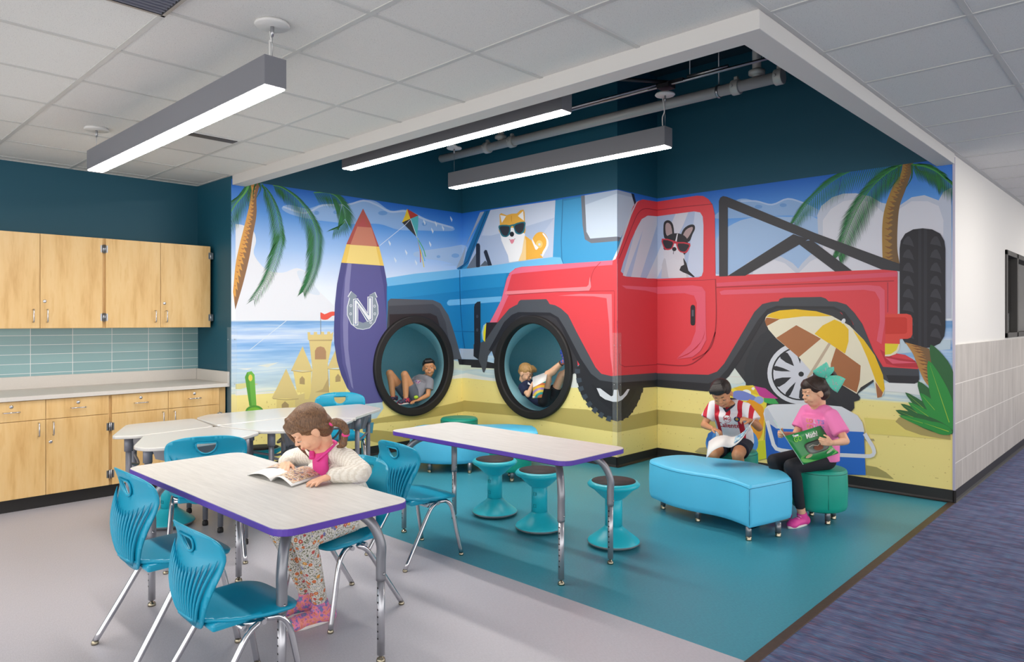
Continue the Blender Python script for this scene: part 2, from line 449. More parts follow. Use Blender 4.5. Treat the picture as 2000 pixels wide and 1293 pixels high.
ringm = mat('black_rubber_ring', '#1d1b1c', .6, bump=.15, bscale=150)
def ringp(c, rot, label):
    prof = [(.470, -.05), (.470, .028), (.474, .036), (.482, .040), (.542, .040), (.551, .036), (.556, .028), (.556, .0), (.505, -.001), (.494, -.05)]
    mb = MB(); mb.lathe(prof, 128, c, rot, close=True, smooth=False); o = mb.build('porthole_ring', ringm); return tag(o, label, 'porthole frame', 'round black porthole frames set in the mural')
ringp((XL, RC1, RZ), Matrix.Rotation(math.pi/2, 3, 'Y'), 'round black frame of the opening beside the painted purple surfboard')
ringp((RC2, YB, RZ), Matrix.Rotation(math.pi/2, 3, 'X'), 'round black frame of the opening under the painted red truck fender')
# ================================================================ THE MURAL (wallpaper on four wall faces)
WALLS = [(460.9, 905.3, 'X', XL, +1), (905.3, 1205.2, 'Y', YB, -1), (1205.2, 1283.2, 'X', XR, +1), (1283.2, 1857.5, 'Y', YR, -1)]
def pxc(x, y): return PX+FOC*(x*RT[0]+y*RT[1])/(x*FW[0]+y*FW[1])
_c = [pxc(XL, YW+.001), pxc(XL, YB), pxc(XR, YB), pxc(XR, YR), pxc(XC, YR)]
WALLS = [(_c[i], _c[i+1], *WALLS[i][2:]) for i in range(4)]
MZ0, MZ1 = .098, 2.69
MGAIN = .9
def on_wall(px, py, w, off):
    """where the printed pattern at this place of the picture lies on its wall"""
    r = (px-PX)/FOC; dx, dy = FW[0]+RT[0]*r, FW[1]+RT[1]*r
    if w[2] == 'X': p = w[3]; d = p/dx; return (p+off*w[4], dy*d, CH-(py-HY)/FOC*d)
    p = w[3]; d = p/dy; return (dx*d, p+off*w[4], CH-(py-HY)/FOC*d)
def halfclip(poly, f):
    out = []; n = len(poly)
    for i in range(n):
        a, b = poly[i], poly[(i+1) % n]; fa, fb = f(a), f(b)
        if fa >= 0: out.append(a)
        if (fa >= 0) != (fb >= 0):
            t = fa/(fa-fb); out.append(tuple(a[k]+(b[k]-a[k])*t for k in range(len(a))))
    return out
class Mural:
    def __init__(s): s.bm = bmesh.new(); s.mats = []; s.idx = {}; s.boxes = [[], [], [], []]; s.fr = (0, 0, 1)
    def frame(s, ox, oy, k): s.fr = (ox, oy, k)
    def matix(s, hexc):
        if hexc not in s.idx:
            s.idx[hexc] = len(s.mats)
            s.mats.append(MATS.get(hexc) or mat('print_'+hexc.lstrip('#'), hexc, .55, gain=MGAIN))
        return s.idx[hexc]
    def poly(s, hexc, pts, sm=0, walls=None, layer=None):
        ox, oy, k = s.fr
        P = [(ox+x/k, oy+y/k) for x, y in pts]
        if sm: P = [tuple(v) for v in crom(P, sm, closed=True)]
        mi = s.matix(hexc); used = []
        for wi, w in enumerate(WALLS):
            if walls and wi not in walls: continue
            Q = halfclip(P, lambda p: p[0]-w[0])
            if len(Q) >= 3: Q = halfclip(Q, lambda p: w[1]-p[0])
            if len(Q) < 3: continue
            R = []
            for p in Q:
                v = on_wall(p[0], p[1], w, 0); R.append((v[1] if w[2] == 'X' else v[0], v[2]))
            R = halfclip(R, lambda p: p[1]-MZ0)
            if len(R) >= 3: R = halfclip(R, lambda p: MZ1-p[1])
            if len(R) < 3: continue
            bx = (min(p[0] for p in R), max(p[0] for p in R), min(p[1] for p in R), max(p[1] for p in R))
            if bx[1]-bx[0] < 1e-4 or bx[3]-bx[2] < 1e-4: continue
            if layer is None:
                L = 1
                for b in s.boxes[wi]:
                    if b[0] < bx[1] and b[1] > bx[0] and b[2] < bx[3] and b[3] > bx[2]: L = max(L, b[4]+1)
            else: L = layer
            s.boxes[wi].append((*bx, L)); used.append(L)
            s.emit(R, wi, L, mi)
        return max(used) if used else 1
    def emit(s, R, wi, L, mi):
        w = WALLS[wi]; off = .0006+.00022*L
        hole = {0: (RC1, RZ), 1: (RC2, RZ)}.get(wi)
        try: tris = geometry.tessellate_polygon([[Vector((p[0], p[1], 0)) for p in R]])
        except Exception: return
        for t in tris:
            T = [R[i] for i in t]
            A = (T[1][0]-T[0][0])*(T[2][1]-T[0][1])-(T[2][0]-T[0][0])*(T[1][1]-T[0][1])
            if abs(A) < 1e-9: continue
            pieces = [T]
            if hole:
                cx, cy = hole
                if any(math.hypot(p[0]-cx, p[1]-cy) < 2.5 for p in T):
                    pieces = []; rem = T; N = 40; rr = .51
                    for k in range(N):
                        a = 2*math.pi*(k+.5)/N; nx, ny = math.cos(a), math.sin(a); dd = rr*math.cos(math.pi/N)
                        o = halfclip(rem, lambda p: (p[0]-cx)*nx+(p[1]-cy)*ny-dd)
                        if len(o) >= 3: pieces.append(o)
                        rem = halfclip(rem, lambda p: dd-(p[0]-cx)*nx-(p[1]-cy)*ny)
                        if len(rem) < 3: break
            for Q in pieces:
                V = []
                for p in Q:
                    v = (w[3]+off*w[4], p[0], p[1]) if w[2] == 'X' else (p[0], w[3]+off*w[4], p[1])
                    V.append(s.bm.verts.new(v))
                try: f = s.bm.faces.new(V); f.material_index = mi
                except ValueError: pass
    def line(s, hexc, pts, w, layer=None, sm=0, taper=False):
        if sm: pts = [tuple(v)[:2] for v in crom(pts, sm)]
        n = len(pts); L, R = [], []
        for i in range(n):
            a, b = pts[max(i-1, 0)], pts[min(i+1, n-1)]
            dx, dy = b[0]-a[0], b[1]-a[1]; l = math.hypot(dx, dy) or 1
            ww = w/2*((1-i/(n-1)*.85) if taper else 1)
            L.append((pts[i][0]-dy/l*ww, pts[i][1]+dx/l*ww)); R.append((pts[i][0]+dy/l*ww, pts[i][1]-dx/l*ww))
        lay = layer
        for i in range(n-1):
            q = s.poly(hexc, [L[i], L[i+1], R[i+1], R[i]], layer=lay)
            if lay is None: lay = q
        return lay
    def ell(s, hexc, cx, cy, rx, ry, rot=0, layer=None, n=28):
        c, q = math.cos(math.radians(rot)), math.sin(math.radians(rot))
        return s.poly(hexc, [(cx+rx*math.cos(t)*c-ry*math.sin(t)*q, cy+rx*math.cos(t)*q+ry*math.sin(t)*c) for t in (2*math.pi*k/n for k in range(n))], layer=layer)
    def frond(s, rach, left, right, cols=('#1f7a3c', '#5fae55'), n=34, w=7, t0=0, t1=1, droop=.5, rw=7, dark='#14503a'):
        """feather-shaped palm leaf: rachis line plus hundreds of thin leaflets"""
        R = [tuple(v) for v in crom(rach, 12)]; N = len(R); lay = 1
        for col, ph, sc in ((dark, .5, 1.0), (cols[0], 0, .93)):
            base = None
            for i in range(n):
                t = t0+(t1-t0)*(i+ph)/n; j = min(N-2, int(t*(N-1)))
                p = R[j]; q = R[j+1]; dx, dy = q[0]-p[0], q[1]-p[1]; l = math.hypot(dx, dy) or 1; dx /= l; dy /= l
                for sd, ln in ((1, left), (-1, right)):
                    if not ln: continue
                    le = sc*(ln[0]+(ln[1]-ln[0])*min(1, t*2) if t < .5 else ln[1]+(ln[2]-ln[1])*(t-.5)*2)*random.uniform(.88, 1.06)
                    nx, ny = -dy*sd, dx*sd
                    vx, vy = nx*.62+dx*.6, ny*.62+dy*.6+droop; m = math.hypot(vx, vy); vx /= m; vy /= m
                    ex, ey = p[0]+vx*le, p[1]+vy*le+le*.12*droop
                    mx, my = p[0]+vx*le*.5, p[1]+vy*le*.5-le*.02
                    ww = w*.5
                    q_ = s.poly(col, [(p[0]+vy*ww*.5, p[1]-vx*ww*.5), (mx+vy*ww, my-vx*ww), (ex, ey), (mx-vy*ww, my+vx*ww), (p[0]-vy*ww*.5, p[1]+vx*ww*.5)], layer=base)
                    if base is None: base = q_+1
            s.topl = base
        s.line(cols[1], R[::2], rw, taper=True)
    def build(s, name, parent=None):
        me = bpy.data.meshes.new(name); s.bm.to_mesh(me); s.bm.free()
        for m in s.mats: me.materials.append(m)
        o = bpy.data.objects.new(name, me); C.objects.link(o); o.parent = parent; return o
# printed background: sky, sea, surf and sand of the wallpaper
def backf(nt, bs):
    v = coord(nt); s_ = nd(nt, 'ShaderNodeSeparateXYZ'); nt.links.new(v, s_.inputs[0])
    n = noisen(nt, coord(nt, (1.2, 1.2, 26)), 1, 3, .6); zz = s_.outputs[2]
    f = mathn(nt, 'DIVIDE', zz, 2.8)
    g = lambda z: z/2.8
    c = ramp(nt, f, [(g(.09), '#f6e28e'), (g(.60), '#f9e692'), (g(.752), '#f5e694'), (g(.757), '#e6ecd0'), (g(.90), '#d3e3dc'), (g(1.05), '#a9cbe8'), (g(1.2), '#8db8ea'), (g(1.28), '#cfdcf4'),
                     (g(1.36), '#8fb8e6'), (g(1.415), '#3f83c0'), (g(1.422), '#eaeff7'), (g(1.75), '#dfe8f6'), (g(2.1), '#9dc0ee'), (g(2.42), '#4f93de'), (g(2.7), '#0b63c4')])
    st = ramp(nt, n, [(.35, '#4f96d6'), (.5, '#9cc3ec'), (.65, '#e6eef2')])
    # streaks only on the water
    a = mathn(nt, 'MULTIPLY', mathn(nt, 'GREATER_THAN', zz, .76), mathn(nt, 'LESS_THAN', zz, 1.42))
    c = mixc(nt, mathn(nt, 'MULTIPLY', a, .42), c, st)
    sp = noisen(nt, coord(nt, (60, 60, 60)), 1, 0)
    b = mathn(nt, 'MULTIPLY', mathn(nt, 'LESS_THAN', zz, .74), mathn(nt, 'GREATER_THAN', sp, .80))
    c = mixc(nt, mathn(nt, 'MULTIPLY', b, .5), c, '#b08a4a')
    return c
MATS['BACK'] = ramp_mat('printed_beach', backf, .55)
m = Mural()
m.matix('BACK')
for wi, w in enumerate(WALLS):
    m.frame(0, 0, 1); m.poly('BACK', [(w[0], 100), (w[1], 100), (w[1], 1250), (w[0], 1250)], walls=[wi], layer=0)
m.boxes = [[], [], [], []]
A = lambda: m.frame(440, 320, 4.0)
B = lambda: m.frame(440, 600, 4.0)
CC = lambda: m.frame(860, 320, 4.0)
D = lambda: m.frame(860, 600, 4.0)
E = lambda: m.frame(1260, 300, 3.226)
G = lambda: m.frame(1260, 580, 3.226)
# ---- sand bands
OL = '#c9b668'
B(); m.poly(OL, [(1180, 870), (1560, 800), (1880, 728), (1880, 812), (1500, 880), (1200, 905), (1060, 935), (1060, 900)])
m.poly(OL, [(1080, 990), (1180, 960), (1500, 1010), (1500, 1055), (1300, 1075), (1120, 1040)], sm=4)
D(); m.poly(OL, [(180, 728), (530, 760), (1150, 800), (1385, 868), (1690, 800), (1700, 800), (1700, 918), (1385, 978), (1100, 935), (600, 850), (180, 812)])
G(); m.poly(OL, [(72, 709), (560, 760), (560, 845), (72, 800)])
m.poly('#f4e27c', [(1380, 760), (1925, 800), (1925, 900), (1400, 860)]) 
# pale wave foam
A(); B(); m.poly('#f1f3ee', [(80, 690), (380, 672), (380, 660), (200, 668), (330, 640), (80, 655)]); m.poly('#e9eee6', [(250, 455), (420, 430), (330, 470)]); m.poly('#eef1ee', [(85, 480), (215, 475), (170, 490)])
m.poly('#e6e19c', [(80, 600), (180, 590), (260, 600), (120, 640), (80, 640)])
m.poly('#f4f4ee', [(1760, 540), (1880, 515), (2000, 540), (2000, 565), (1880, 535), (1760, 562)]); m.poly('#dfe6dc', [(1700, 455), (1860, 450), (2000, 480), (1860, 495), (1700, 480)])
D(); m.poly('#f3f3ee', [(80, 545), (190, 520), (440, 560), (440, 580), (190, 552), (80, 562)]); m.poly('#e3ecd8', [(90, 410), (230, 450), (430, 460), (430, 490), (180, 480), (90, 470)])
m.poly('#eef0ea', [(1020, 480), (1080, 475), (1095, 630), (1020, 628)])
G(); m.poly('#f0f2f2', [(1480, 540), (1740, 540), (1740, 620), (1600, 600), (1480, 590)]); m.poly('#dfe7e0', [(500, 430), (640, 430), (650, 520), (600, 550), (480, 540)]); m.poly('#c9ddea', [(1560, 270), (1925, 270), (1925, 330), (1560, 360)])
# ---- clouds
A()
m.poly('#ebeef6', [tuple(v)[:2] for v in crom([(80, 470), (140, 480), (215, 520), (240, 600), (222, 700), (280, 790), (340, 835), (450, 850), (560, 815), (650, 860), (700, 960), (790, 1050), (850, 1110)], 4)]+[(850, 1222), (80, 1222)])
m.poly('#dbe6f4', [(560, 840), (640, 850), (690, 940), (740, 1020), (660, 1010), (600, 940)], 4)
m.poly('#8fb7ea', [(440, 345), (500, 320), (640, 350), (760, 315), (900, 322), (1080, 285), (1180, 295), (1290, 365), (1420, 360), (1560, 425), (1680, 470), (1775, 490), (1785, 520), (1700, 525), (1500, 520), (1350, 515), (1200, 470), (1000, 470), (800, 450), (650, 430), (500, 390)], 4)
l0 = m.line('#b9d0f2', [(450, 335), (620, 385), (760, 325), (950, 320), (1080, 288), (1180, 320), (1290, 375), (1420, 372), (1560, 435), (1780, 500)], 14, sm=5)
for x, y, a, b in ((713, 383, 20, 16), (865, 378, 22, 15), (1230, 385, 36, 17), (1555, 470, 18, 15)): m.ell('#6a9fdf', x, y, a, b)
m.poly('#a9c7ee', [(1470, 700), (1500, 685), (1640, 665), (1750, 650), (1880, 640), (1880, 785), (1790, 785), (1700, 760), (1560, 740), (1480, 722)], 3)
CC(); m.poly('#a9c7ee', [(170, 655), (210, 650), (195, 700), (150, 800), (20, 790), (170, 780)]) ; A()
for x, y, a, b in ((1665, 725, 15, 11), (1797, 717, 30, 17)): m.ell('#83b0e6', x, y, a, b)
# ---- left palm
def trunk(pl, pr, c1, c2, n, sp):
    L_ = [tuple(v) for v in crom(pl, 8)]; R_ = [tuple(v) for v in crom(pr, 8)]
    m.poly(c2, L_+R_[::-1])
    half = [((a[0]*.45+b[0]*.55), (a[1]*.45+b[1]*.55)) for a, b in zip(L_, R_)]
    edge = []
    for i, (a, b) in enumerate(zip(L_, R_)):
        f = .38 if i % 2 else .68
        edge.append((a[0]+(b[0]-a[0])*f, a[1]+(b[1]-a[1])*f))
    m.poly(c1, L_+edge[::-1])
    for i in range(1, n):
        j = int(i*(len(L_)-1)/n); a, b = L_[j], R_[j]; q = L_[min(j+2, len(L_)-1)]
        m.poly(sp, [(a[0]+(b[0]-a[0])*.15, a[1]), (a[0]+(b[0]-a[0])*.62, a[1]+6), (a[0]+(b[0]-a[0])*.4, a[1]+14)], layer=None)
trunk([(195, 150), (190, 300), (170, 400), (140, 520), (110, 640), (80, 790), (60, 1000)], [(275, 150), (245, 260), (243, 400), (215, 560), (190, 720), (140, 930), (78, 1140)], '#e0a24a', '#916843', 26, '#b5703f')
m.frond([(190, 150), (150, 230), (70, 330), (0, 460)], (60, 190, 170), (80, 200, 150), n=22, droop=.35, rw=20, w=5)
m.frond([(280, 150), (350, 240), (400, 360), (428, 500), (430, 600), (395, 740), (330, 900), (215, 1070)], (110, 215, 80), (15, 90, 70), n=52, droop=.40, w=5.5, t0=.05)
m.frond([(370, 165), (450, 190), (560, 270), (660, 400), (708, 520), (715, 650), (700, 780), (660, 900), (605, 1005)], (110, 220, 70), (20, 120, 70), n=54, droop=.42, w=5.5, t0=.02)
m.frond([(690, 225), (780, 225), (860, 250), (915, 320), (935, 400), (920, 470), (835, 520)], (120, 170, 60), (30, 160, 80), n=34, droop=.5, w=5)
for pts in ([(200, 150), (180, 230), (185, 330)], [(240, 150), (220, 210), (215, 300)], [(262, 150), (275, 200), (240, 270)], [(285, 165), (310, 210), (318, 265)]): m.line('#2c6e3a', pts, 16, taper=True, sm=3)
# ---- kite, string, birds
m.line('#dfe9f7', [(1400, 482), (1205, 640)], 4); m.line('#8fa0ae', [(1380, 458), (1505, 403)], 5)
m.poly('#f2cf2a', [(1420, 352), (1445, 430), (1380, 458), (1405, 400)]); m.poly('#b8372c', [(1420, 352), (1508, 403), (1445, 430)])
m.poly('#2b2f36', [(1380, 458), (1445, 430), (1497, 575)]); m.poly('#4fb6c0', [(1445, 430), (1508, 403), (1506, 480), (1497, 575)])
m.line('#e8eef6', [(1445, 430), (1497, 575)], 4); m.line('#dfe9f7', [(1400, 482), (1440, 440)], 4)
for c, pts in (('#c23b4e', [(1500, 580), (1522, 680), (1525, 770)]), ('#45b06a', [(1500, 580), (1545, 660), (1565, 725)]), ('#e8d94a', [(1502, 580), (1530, 700), (1552, 808)]), ('#5db4e0', [(1500, 585), (1535, 690), (1558, 760)])): m.line(c, pts, 6, sm=4)
for x, y in ((1765, 430), (1645, 467), (1700, 500), (1617, 520), (1283, 617), (1600, 625), (1413, 690), (1328, 750), (1490, 770), (1555, 455)):
    m.poly('#dbe8fa', [(x-8, y-22), (x+4, y-4), (x+10, y+6), (x+4, y+26), (x-3, y+8), (x-8, y-2)])
# ---- sandcastle (crop B coordinates)
B()
CS, CSL, CSD = '#e6d08c', '#f3dd8a', '#c4aa74'
m.line('#7d8a94', [(745, 40), (745, 215)], 5); m.poly('#ee5a49', [(745, 40), (775, 55), (815, 38), (855, 35), (876, 62), (835, 68), (800, 95), (765, 98), (745, 85)], 2)
m.poly(CS, [(655, 262), (832, 262), (820, 350), (800, 440), (812, 665), (665, 665), (680, 480)])
m.poly('#c9ae74', [(800, 440), (812, 665), (700, 665), (760, 640), (800, 560)]); m.poly(CSD, [(650, 250), (838, 250), (832, 264), (655, 264)])
m.poly(CS, [(642, 195), (662, 195), (665, 215), (690, 215), (692, 193), (715, 193), (718, 213), (745, 213), (748, 192), (770, 192), (773, 213), (795, 212), (797, 191), (818, 191), (822, 210), (843, 192), (838, 252), (645, 256)])
m.poly('#b98f6a', [(700, 408), (700, 340), (715, 315), (742, 306), (772, 315), (787, 345), (787, 408)], 0)
m.poly(CS, [(520, 700), (640, 665), (960, 665), (1040, 690), (1090, 752), (1090, 810), (520, 810)])
m.poly(CSL, [(530, 500), (672, 500), (668, 665), (650, 720), (620, 720), (620, 668), (560, 665)]); m.poly(CS, [(603, 305), (683, 500), (514, 492)]); m.line(CSD, [(514, 494), (603, 510), (676, 500)], 6)
m.poly('#b79d6c', [(580, 600), (580, 560), (600, 538), (620, 560), (620, 604)])
m.poly(CSL, [(815, 485), (948, 480), (940, 668), (815, 668)]); m.poly(CS, [(880, 290), (966, 468), (795, 480)]); m.line(CSD, [(797, 482), (880, 490), (962, 474)], 6)
m.poly('#b79d6c', [(860, 585), (860, 545), (880, 520), (900, 545), (900, 580)])
m.poly(CSL, [(400, 720), (545, 715), (545, 810), (400, 810)]); m.poly(CS, [(475, 480), (578, 715), (362, 712)]); m.line(CSD, [(370, 714), (475, 724), (572, 716)], 6)
m.poly('#b79d6c', [(440, 800), (440, 760), (465, 735), (495, 760), (495, 800)])
# ---- surfboard
A()
PU, PUD, PUL = '#5c5a96', '#4a4a87', '#8785b6'
left = [(1075, 350), (1020, 460), (945, 628), (905, 772), (872, 940), (855, 1100), (848, 1290), (850, 1400), (872, 1540), (905, 1650), (950, 1750), (1015, 1830), (1080, 1876)]
right = [(1075, 350), (1130, 460), (1200, 645), (1238, 797), (1268, 950), (1288, 1200), (1290, 1400), (1285, 1600), (1265, 1750), (1225, 1868)]
m.poly(PU, left+right[::-1][:-1])
m.poly(PUD, [(905, 772), (872, 940), (855, 1100), (848, 1290), (850, 1400), (872, 1540), (905, 1650), (960, 1760), (960, 1700), (915, 1560), (900, 1400), (898, 1250), (905, 1050), (930, 880), (950, 776)])
m.poly(PUD, [(1238, 797), (1268, 950), (1288, 1200), (1290, 1400), (1262, 1400), (1258, 1200), (1235, 950), (1205, 795)])
m.poly(PUL, [(955, 778), (985, 780), (970, 950), (962, 1150), (958, 1300), (960, 1450), (985, 1650), (1000, 1760), (985, 1740), (940, 1560), (922, 1400), (918, 1250), (925, 1050), (935, 900)])
m.poly('#f3cd60', [(945, 628), (1200, 645), (1238, 797), (905, 772)]); m.poly('#f8dc84', [(975, 632), (1175, 645), (1208, 793), (945, 775)])
m.poly('#b24f46', [(1075, 350), (1130, 460), (1200, 648), (945, 628), (1020, 460)])
m.poly('#cd8068', [(1030, 490), (1140, 498), (1185, 646), (975, 632)]); m.poly('#b64a4a', [(1075, 415), (1110, 495), (1040, 490)])
# horseshoe with the letter N
hs = [(985, 998), (960, 1040), (972, 1050), (955, 1120), (955, 1180), (985, 1250), (1030, 1285), (1075, 1292), (1125, 1280), (1165, 1235), (1190, 1170), (1188, 1110), (1170, 1050), (1182, 1045), (1165, 1005), (1122, 1030), (1132, 1055), (1150, 1110), (1150, 1170), (1120, 1225), (1075, 1243), (1035, 1228), (1003, 1180), (1000, 1120), (1015, 1060), (1028, 1035)]
cx_, cy_ = 1073, 1150
m.poly('#eef2f8', [(cx_+(x-cx_)*1.05, cy_+(y-cy_)*1.03) for x, y in hs]); m.poly('#8d9aa8', hs)
for x, y in ((980, 1108), (978, 1172), (1165, 1112), (1167, 1172), (1135, 1240), (1015, 1215)): m.ell('#eef2f8', x, y, 9, 11); m.ell('#8d9aa8', x, y, 5, 7)
def nlet(c, g):
    l = m.poly(c, [(1004-g, 1063-g), (1030+g, 1058-g), (1030+g, 1255+g), (1004-g, 1255+g)]); m.poly(c, [(1116-g, 1045-g), (1143+g, 1045-g), (1143+g, 1215+g), (1116-g, 1225+g)], layer=l)
    m.poly(c, [(1008-g, 1063-g), (1035+g, 1070-g), (1143+g, 1215+g), (1112-g, 1226+g)], layer=l+1)
nlet('#f4f7fb', 7); nlet('#3d5a94', 1); nlet('#f4f7fb', -4)
# board foot and blue patch below it
B(); m.poly('#c5dde6', [(1078, 758), (1225, 742), (1235, 790), (1180, 868), (1075, 880), (1000, 800)]); m.poly('#4f93ad', [(1070, 905), (1160, 900), (1150, 985), (1075, 975)])
m.line('#e4edf4', [(478, 105), (190, 335)], 4)
# shovel
m.poly('#74bd48', [(153, 545), (170, 508), (205, 500), (228, 528), (243, 768), (188, 772)], 0); m.poly('#5aa339', [(153, 545), (170, 508), (185, 540), (205, 770), (188, 772)]); m.ell('#ecd65c', 196, 552, 16, 26)
m.ell('#5aa339', 228, 818, 72, 52); m.ell('#86c93c', 228, 824, 60, 42)
# ---- blue off-road car
CC()
BL, BD, BLI = '#3b9bd0', '#1586c3', '#74c0f0'
m.poly(BL, [(345, 372), (400, 358), (900, 285), (1380, 203), (1500, 235), (1540, 330), (1520, 600), (1400, 780), (960, 800), (200, 830), (130, 820), (190, 780)])
m.poly('#3088bd', [(955, 275), (1380, 203), (1380, 215), (965, 290)])
m.poly('#b3c3e0', [(392, 361), (900, 284), (880, 730), (400, 797), (208, 818), (290, 600)]); m.poly('#cbd5ea', [(392, 361), (900, 284), (893, 420), (700, 480), (400, 560), (325, 560)]); m.poly('#c0cce4', [(640, 760), (893, 420), (880, 730)])
m.poly('#a7b3c6', [(312, 378), (345, 372), (200, 640), (180, 780), (140, 812), (125, 812), (180, 690)])
m.poly('#0f6ea6', [(345, 372), (392, 361), (300, 590), (220, 780), (150, 832), (126, 818), (180, 785), (205, 690)])
m.line('#0a4f7f', [(368, 368), (215, 760), (150, 820)], 7)
m.poly('#6f7886', [(205, 818), (285, 690), (290, 812)]); m.poly('#5b6470', [(310, 800), (352, 755), (385, 795)])
m.poly('#1b2132', [(280, 640), (286, 622), (305, 622), (312, 640), (312, 800), (305, 812), (286, 810), (280, 800)]); m.poly('#1b2132', [(340, 690), (350, 672), (365, 675), (405, 793), (375, 796)])
m.line('#2573a3', [(958, 274), (945, 600), (950, 740), (962, 785)], 6)
m.poly('#70747f', [(1100, 250), (1134, 244), (1140, 500), (1172, 582), (1380, 567), (1415, 572), (1395, 606), (1380, 603), (1180, 620), (1130, 590), (1112, 480)])
m.poly('#c6d5e8', [(1129, 246), (1380, 203), (1492, 232), (1535, 360), (1410, 575), (1380, 568), (1172, 584), (1142, 530)]); m.poly('#aebfd8', [(1129, 246), (1380, 203), (1492, 232), (1497, 262), (1380, 232), (1135, 320)])
m.poly('#0e2338', [(1490, 230), (1512, 236), (1535, 330), (1525, 350)])
m.poly(BD, [(-420, 950), (130, 880), (600, 845), (640, 1200), (600, 1445), (-30, 1445), (-420, 1445)])
m.poly(BLI, [(-425, 893), (-200, 858), (130, 825), (215, 818), (400, 795), (880, 728), (940, 731), (962, 785), (620, 815), (560, 850), (190, 882), (-415, 957)])
m.poly('#1f93cf', [(-415, 957), (190, 882), (520, 852), (500, 960), (100, 1000), (-415, 1060)])
m.poly(BLI, [(50, 1085), (60, 1068), (75, 1062), (480, 1035), (470, 1077), (70, 1108), (55, 1102)])
m.line('#0d5f94', [(150, 830), (152, 1000), (165, 1250), (192, 1440)], 6, sm=3); m.line('#0d6ba6', [(100, 1308), (330, 1312)], 5)
# its front fender
m.poly('#565a62', [(-412, 1075), (-390, 1053), (-60, 1064), (0, 1090), (60, 1180), (110, 1330), (165, 1525), (60, 1530), (-60, 1400), (-420, 1300)], 0)
m.poly('#44474f', [(-405, 1110), (-60, 1095), (-10, 1130), (40, 1240), (90, 1525), (-100, 1500), (-420, 1300)])
m.poly('#2b2428', [(-400, 1175), (-80, 1168), (-30, 1190), (-8, 1260), (0, 1420), (-200, 1450), (-400, 1400)])
D(); m.poly('#b7c6da', [(150, 322), (300, 330), (300, 408), (165, 402)]); m.poly('#26262c', [(135, 405), (300, 410), (440, 442), (440, 480), (240, 470), (240, 455), (145, 448)])
# ---- birds-eye: red off-road truck body (absolute picture coordinates)
m.frame(0, 0, 1)
RD = '#e6434d'
m.poly(RD, [(956, 659), (968, 625), (980, 585), (985, 565), (990, 545), (996, 533), (1007, 524), (1020, 521), (1197.5, 508.5), (1205, 492), (1217, 455), (1230, 420), (1236, 404), (1243, 394), (1255, 389.5), (1283, 394), (1362, 382.3), (1374, 383), (1384, 389), (1392, 400), (1396.4, 418), (1398, 538.7), (1740, 525.9), (1749.8, 526.5), (1753.5, 532), (1753.5, 612), (1735, 640), (1735, 670), (1743.6, 689), (1768.4, 693), (1784, 702), (1794.7, 719.5), (1760, 735), (1640, 740), (1384, 735), (1283, 730), (1197, 736), (1177, 733), (1150, 720), (1060, 690), (970, 690)])
CC()
m.poly('#d7dbe6', [(1345, 757), (1380, 680), (1480, 395), (1530, 300), (1555, 285), (1535, 302), (1492, 400), (1392, 690), (1370, 745)])
m.poly('#f0708c', [(535, 870), (560, 838), (600, 815), (645, 806), (1350, 754), (1345, 790), (1200, 800), (640, 852), (580, 860)])
m.poly('#f0708c', [(480, 1060), (500, 985), (530, 880), (560, 862), (520, 1000), (545, 1010), (520, 1060), (440, 1240), (385, 1245), (420, 1180)])
m.poly('#f38a93', [(500, 1015), (520, 995), (1145, 960), (1160, 945), (1170, 880), (1180, 960), (1165, 990), (540, 1022)])
m.line('#b5303c', [(525, 1024), (900, 1000), (1360, 992)], 5); m.line('#b5303c', [(1255, 768), (1200, 830), (1175, 920), (1172, 985)], 5, sm=3); m.line('#b5303c', [(1362, 992), (1360, 1655)], 4)
m.poly('#f27a86', [(920, 1030), (1100, 1015), (1340, 1018), (1345, 1290), (1350, 1640), (1330, 1500), (1320, 1250), (1300, 1050), (1200, 1035)])
m.line('#9c2230', [(1395, 740), (1500, 480), (1545, 385), (1600, 350), (1690, 362)], 5, sm=3)
m.poly('#ef6a80', [(1415, 950), (1690, 965), (1690, 1010), (1600, 990), (1450, 975)])
m.line('#a82c38', [(1395, 1480), (1400, 1565), (1440, 1585), (1690, 1568)], 5)
# cab window
m.frame(0, 0, 1)
gl = [(1212, 530), (1217, 512), (1232, 470), (1245, 442), (1253, 428), (1265, 421), (1283, 422.5), (1356, 413), (1368, 415), (1373, 423), (1374.5, 440), (1374, 530), (1371, 539), (1365, 541.5), (1283, 544.5), (1222, 540)]
m.poly('#b3c4e4', gl)
for a in ([(1240, 452), (1253, 428), (1265, 422), (1244, 480), (1222, 540), (1216, 538)], [(1262, 422), (1283, 422.5), (1283, 440), (1250, 542), (1232, 541)], [(1320, 418), (1345, 414.5), (1335, 440), (1283, 544), (1262, 544)]): m.poly('#dadae6', a)
m.poly('#cbd6ee', [(1358, 413.5), (1368, 415), (1373, 423), (1374.5, 440), (1374, 530), (1371, 539), (1340, 542)])
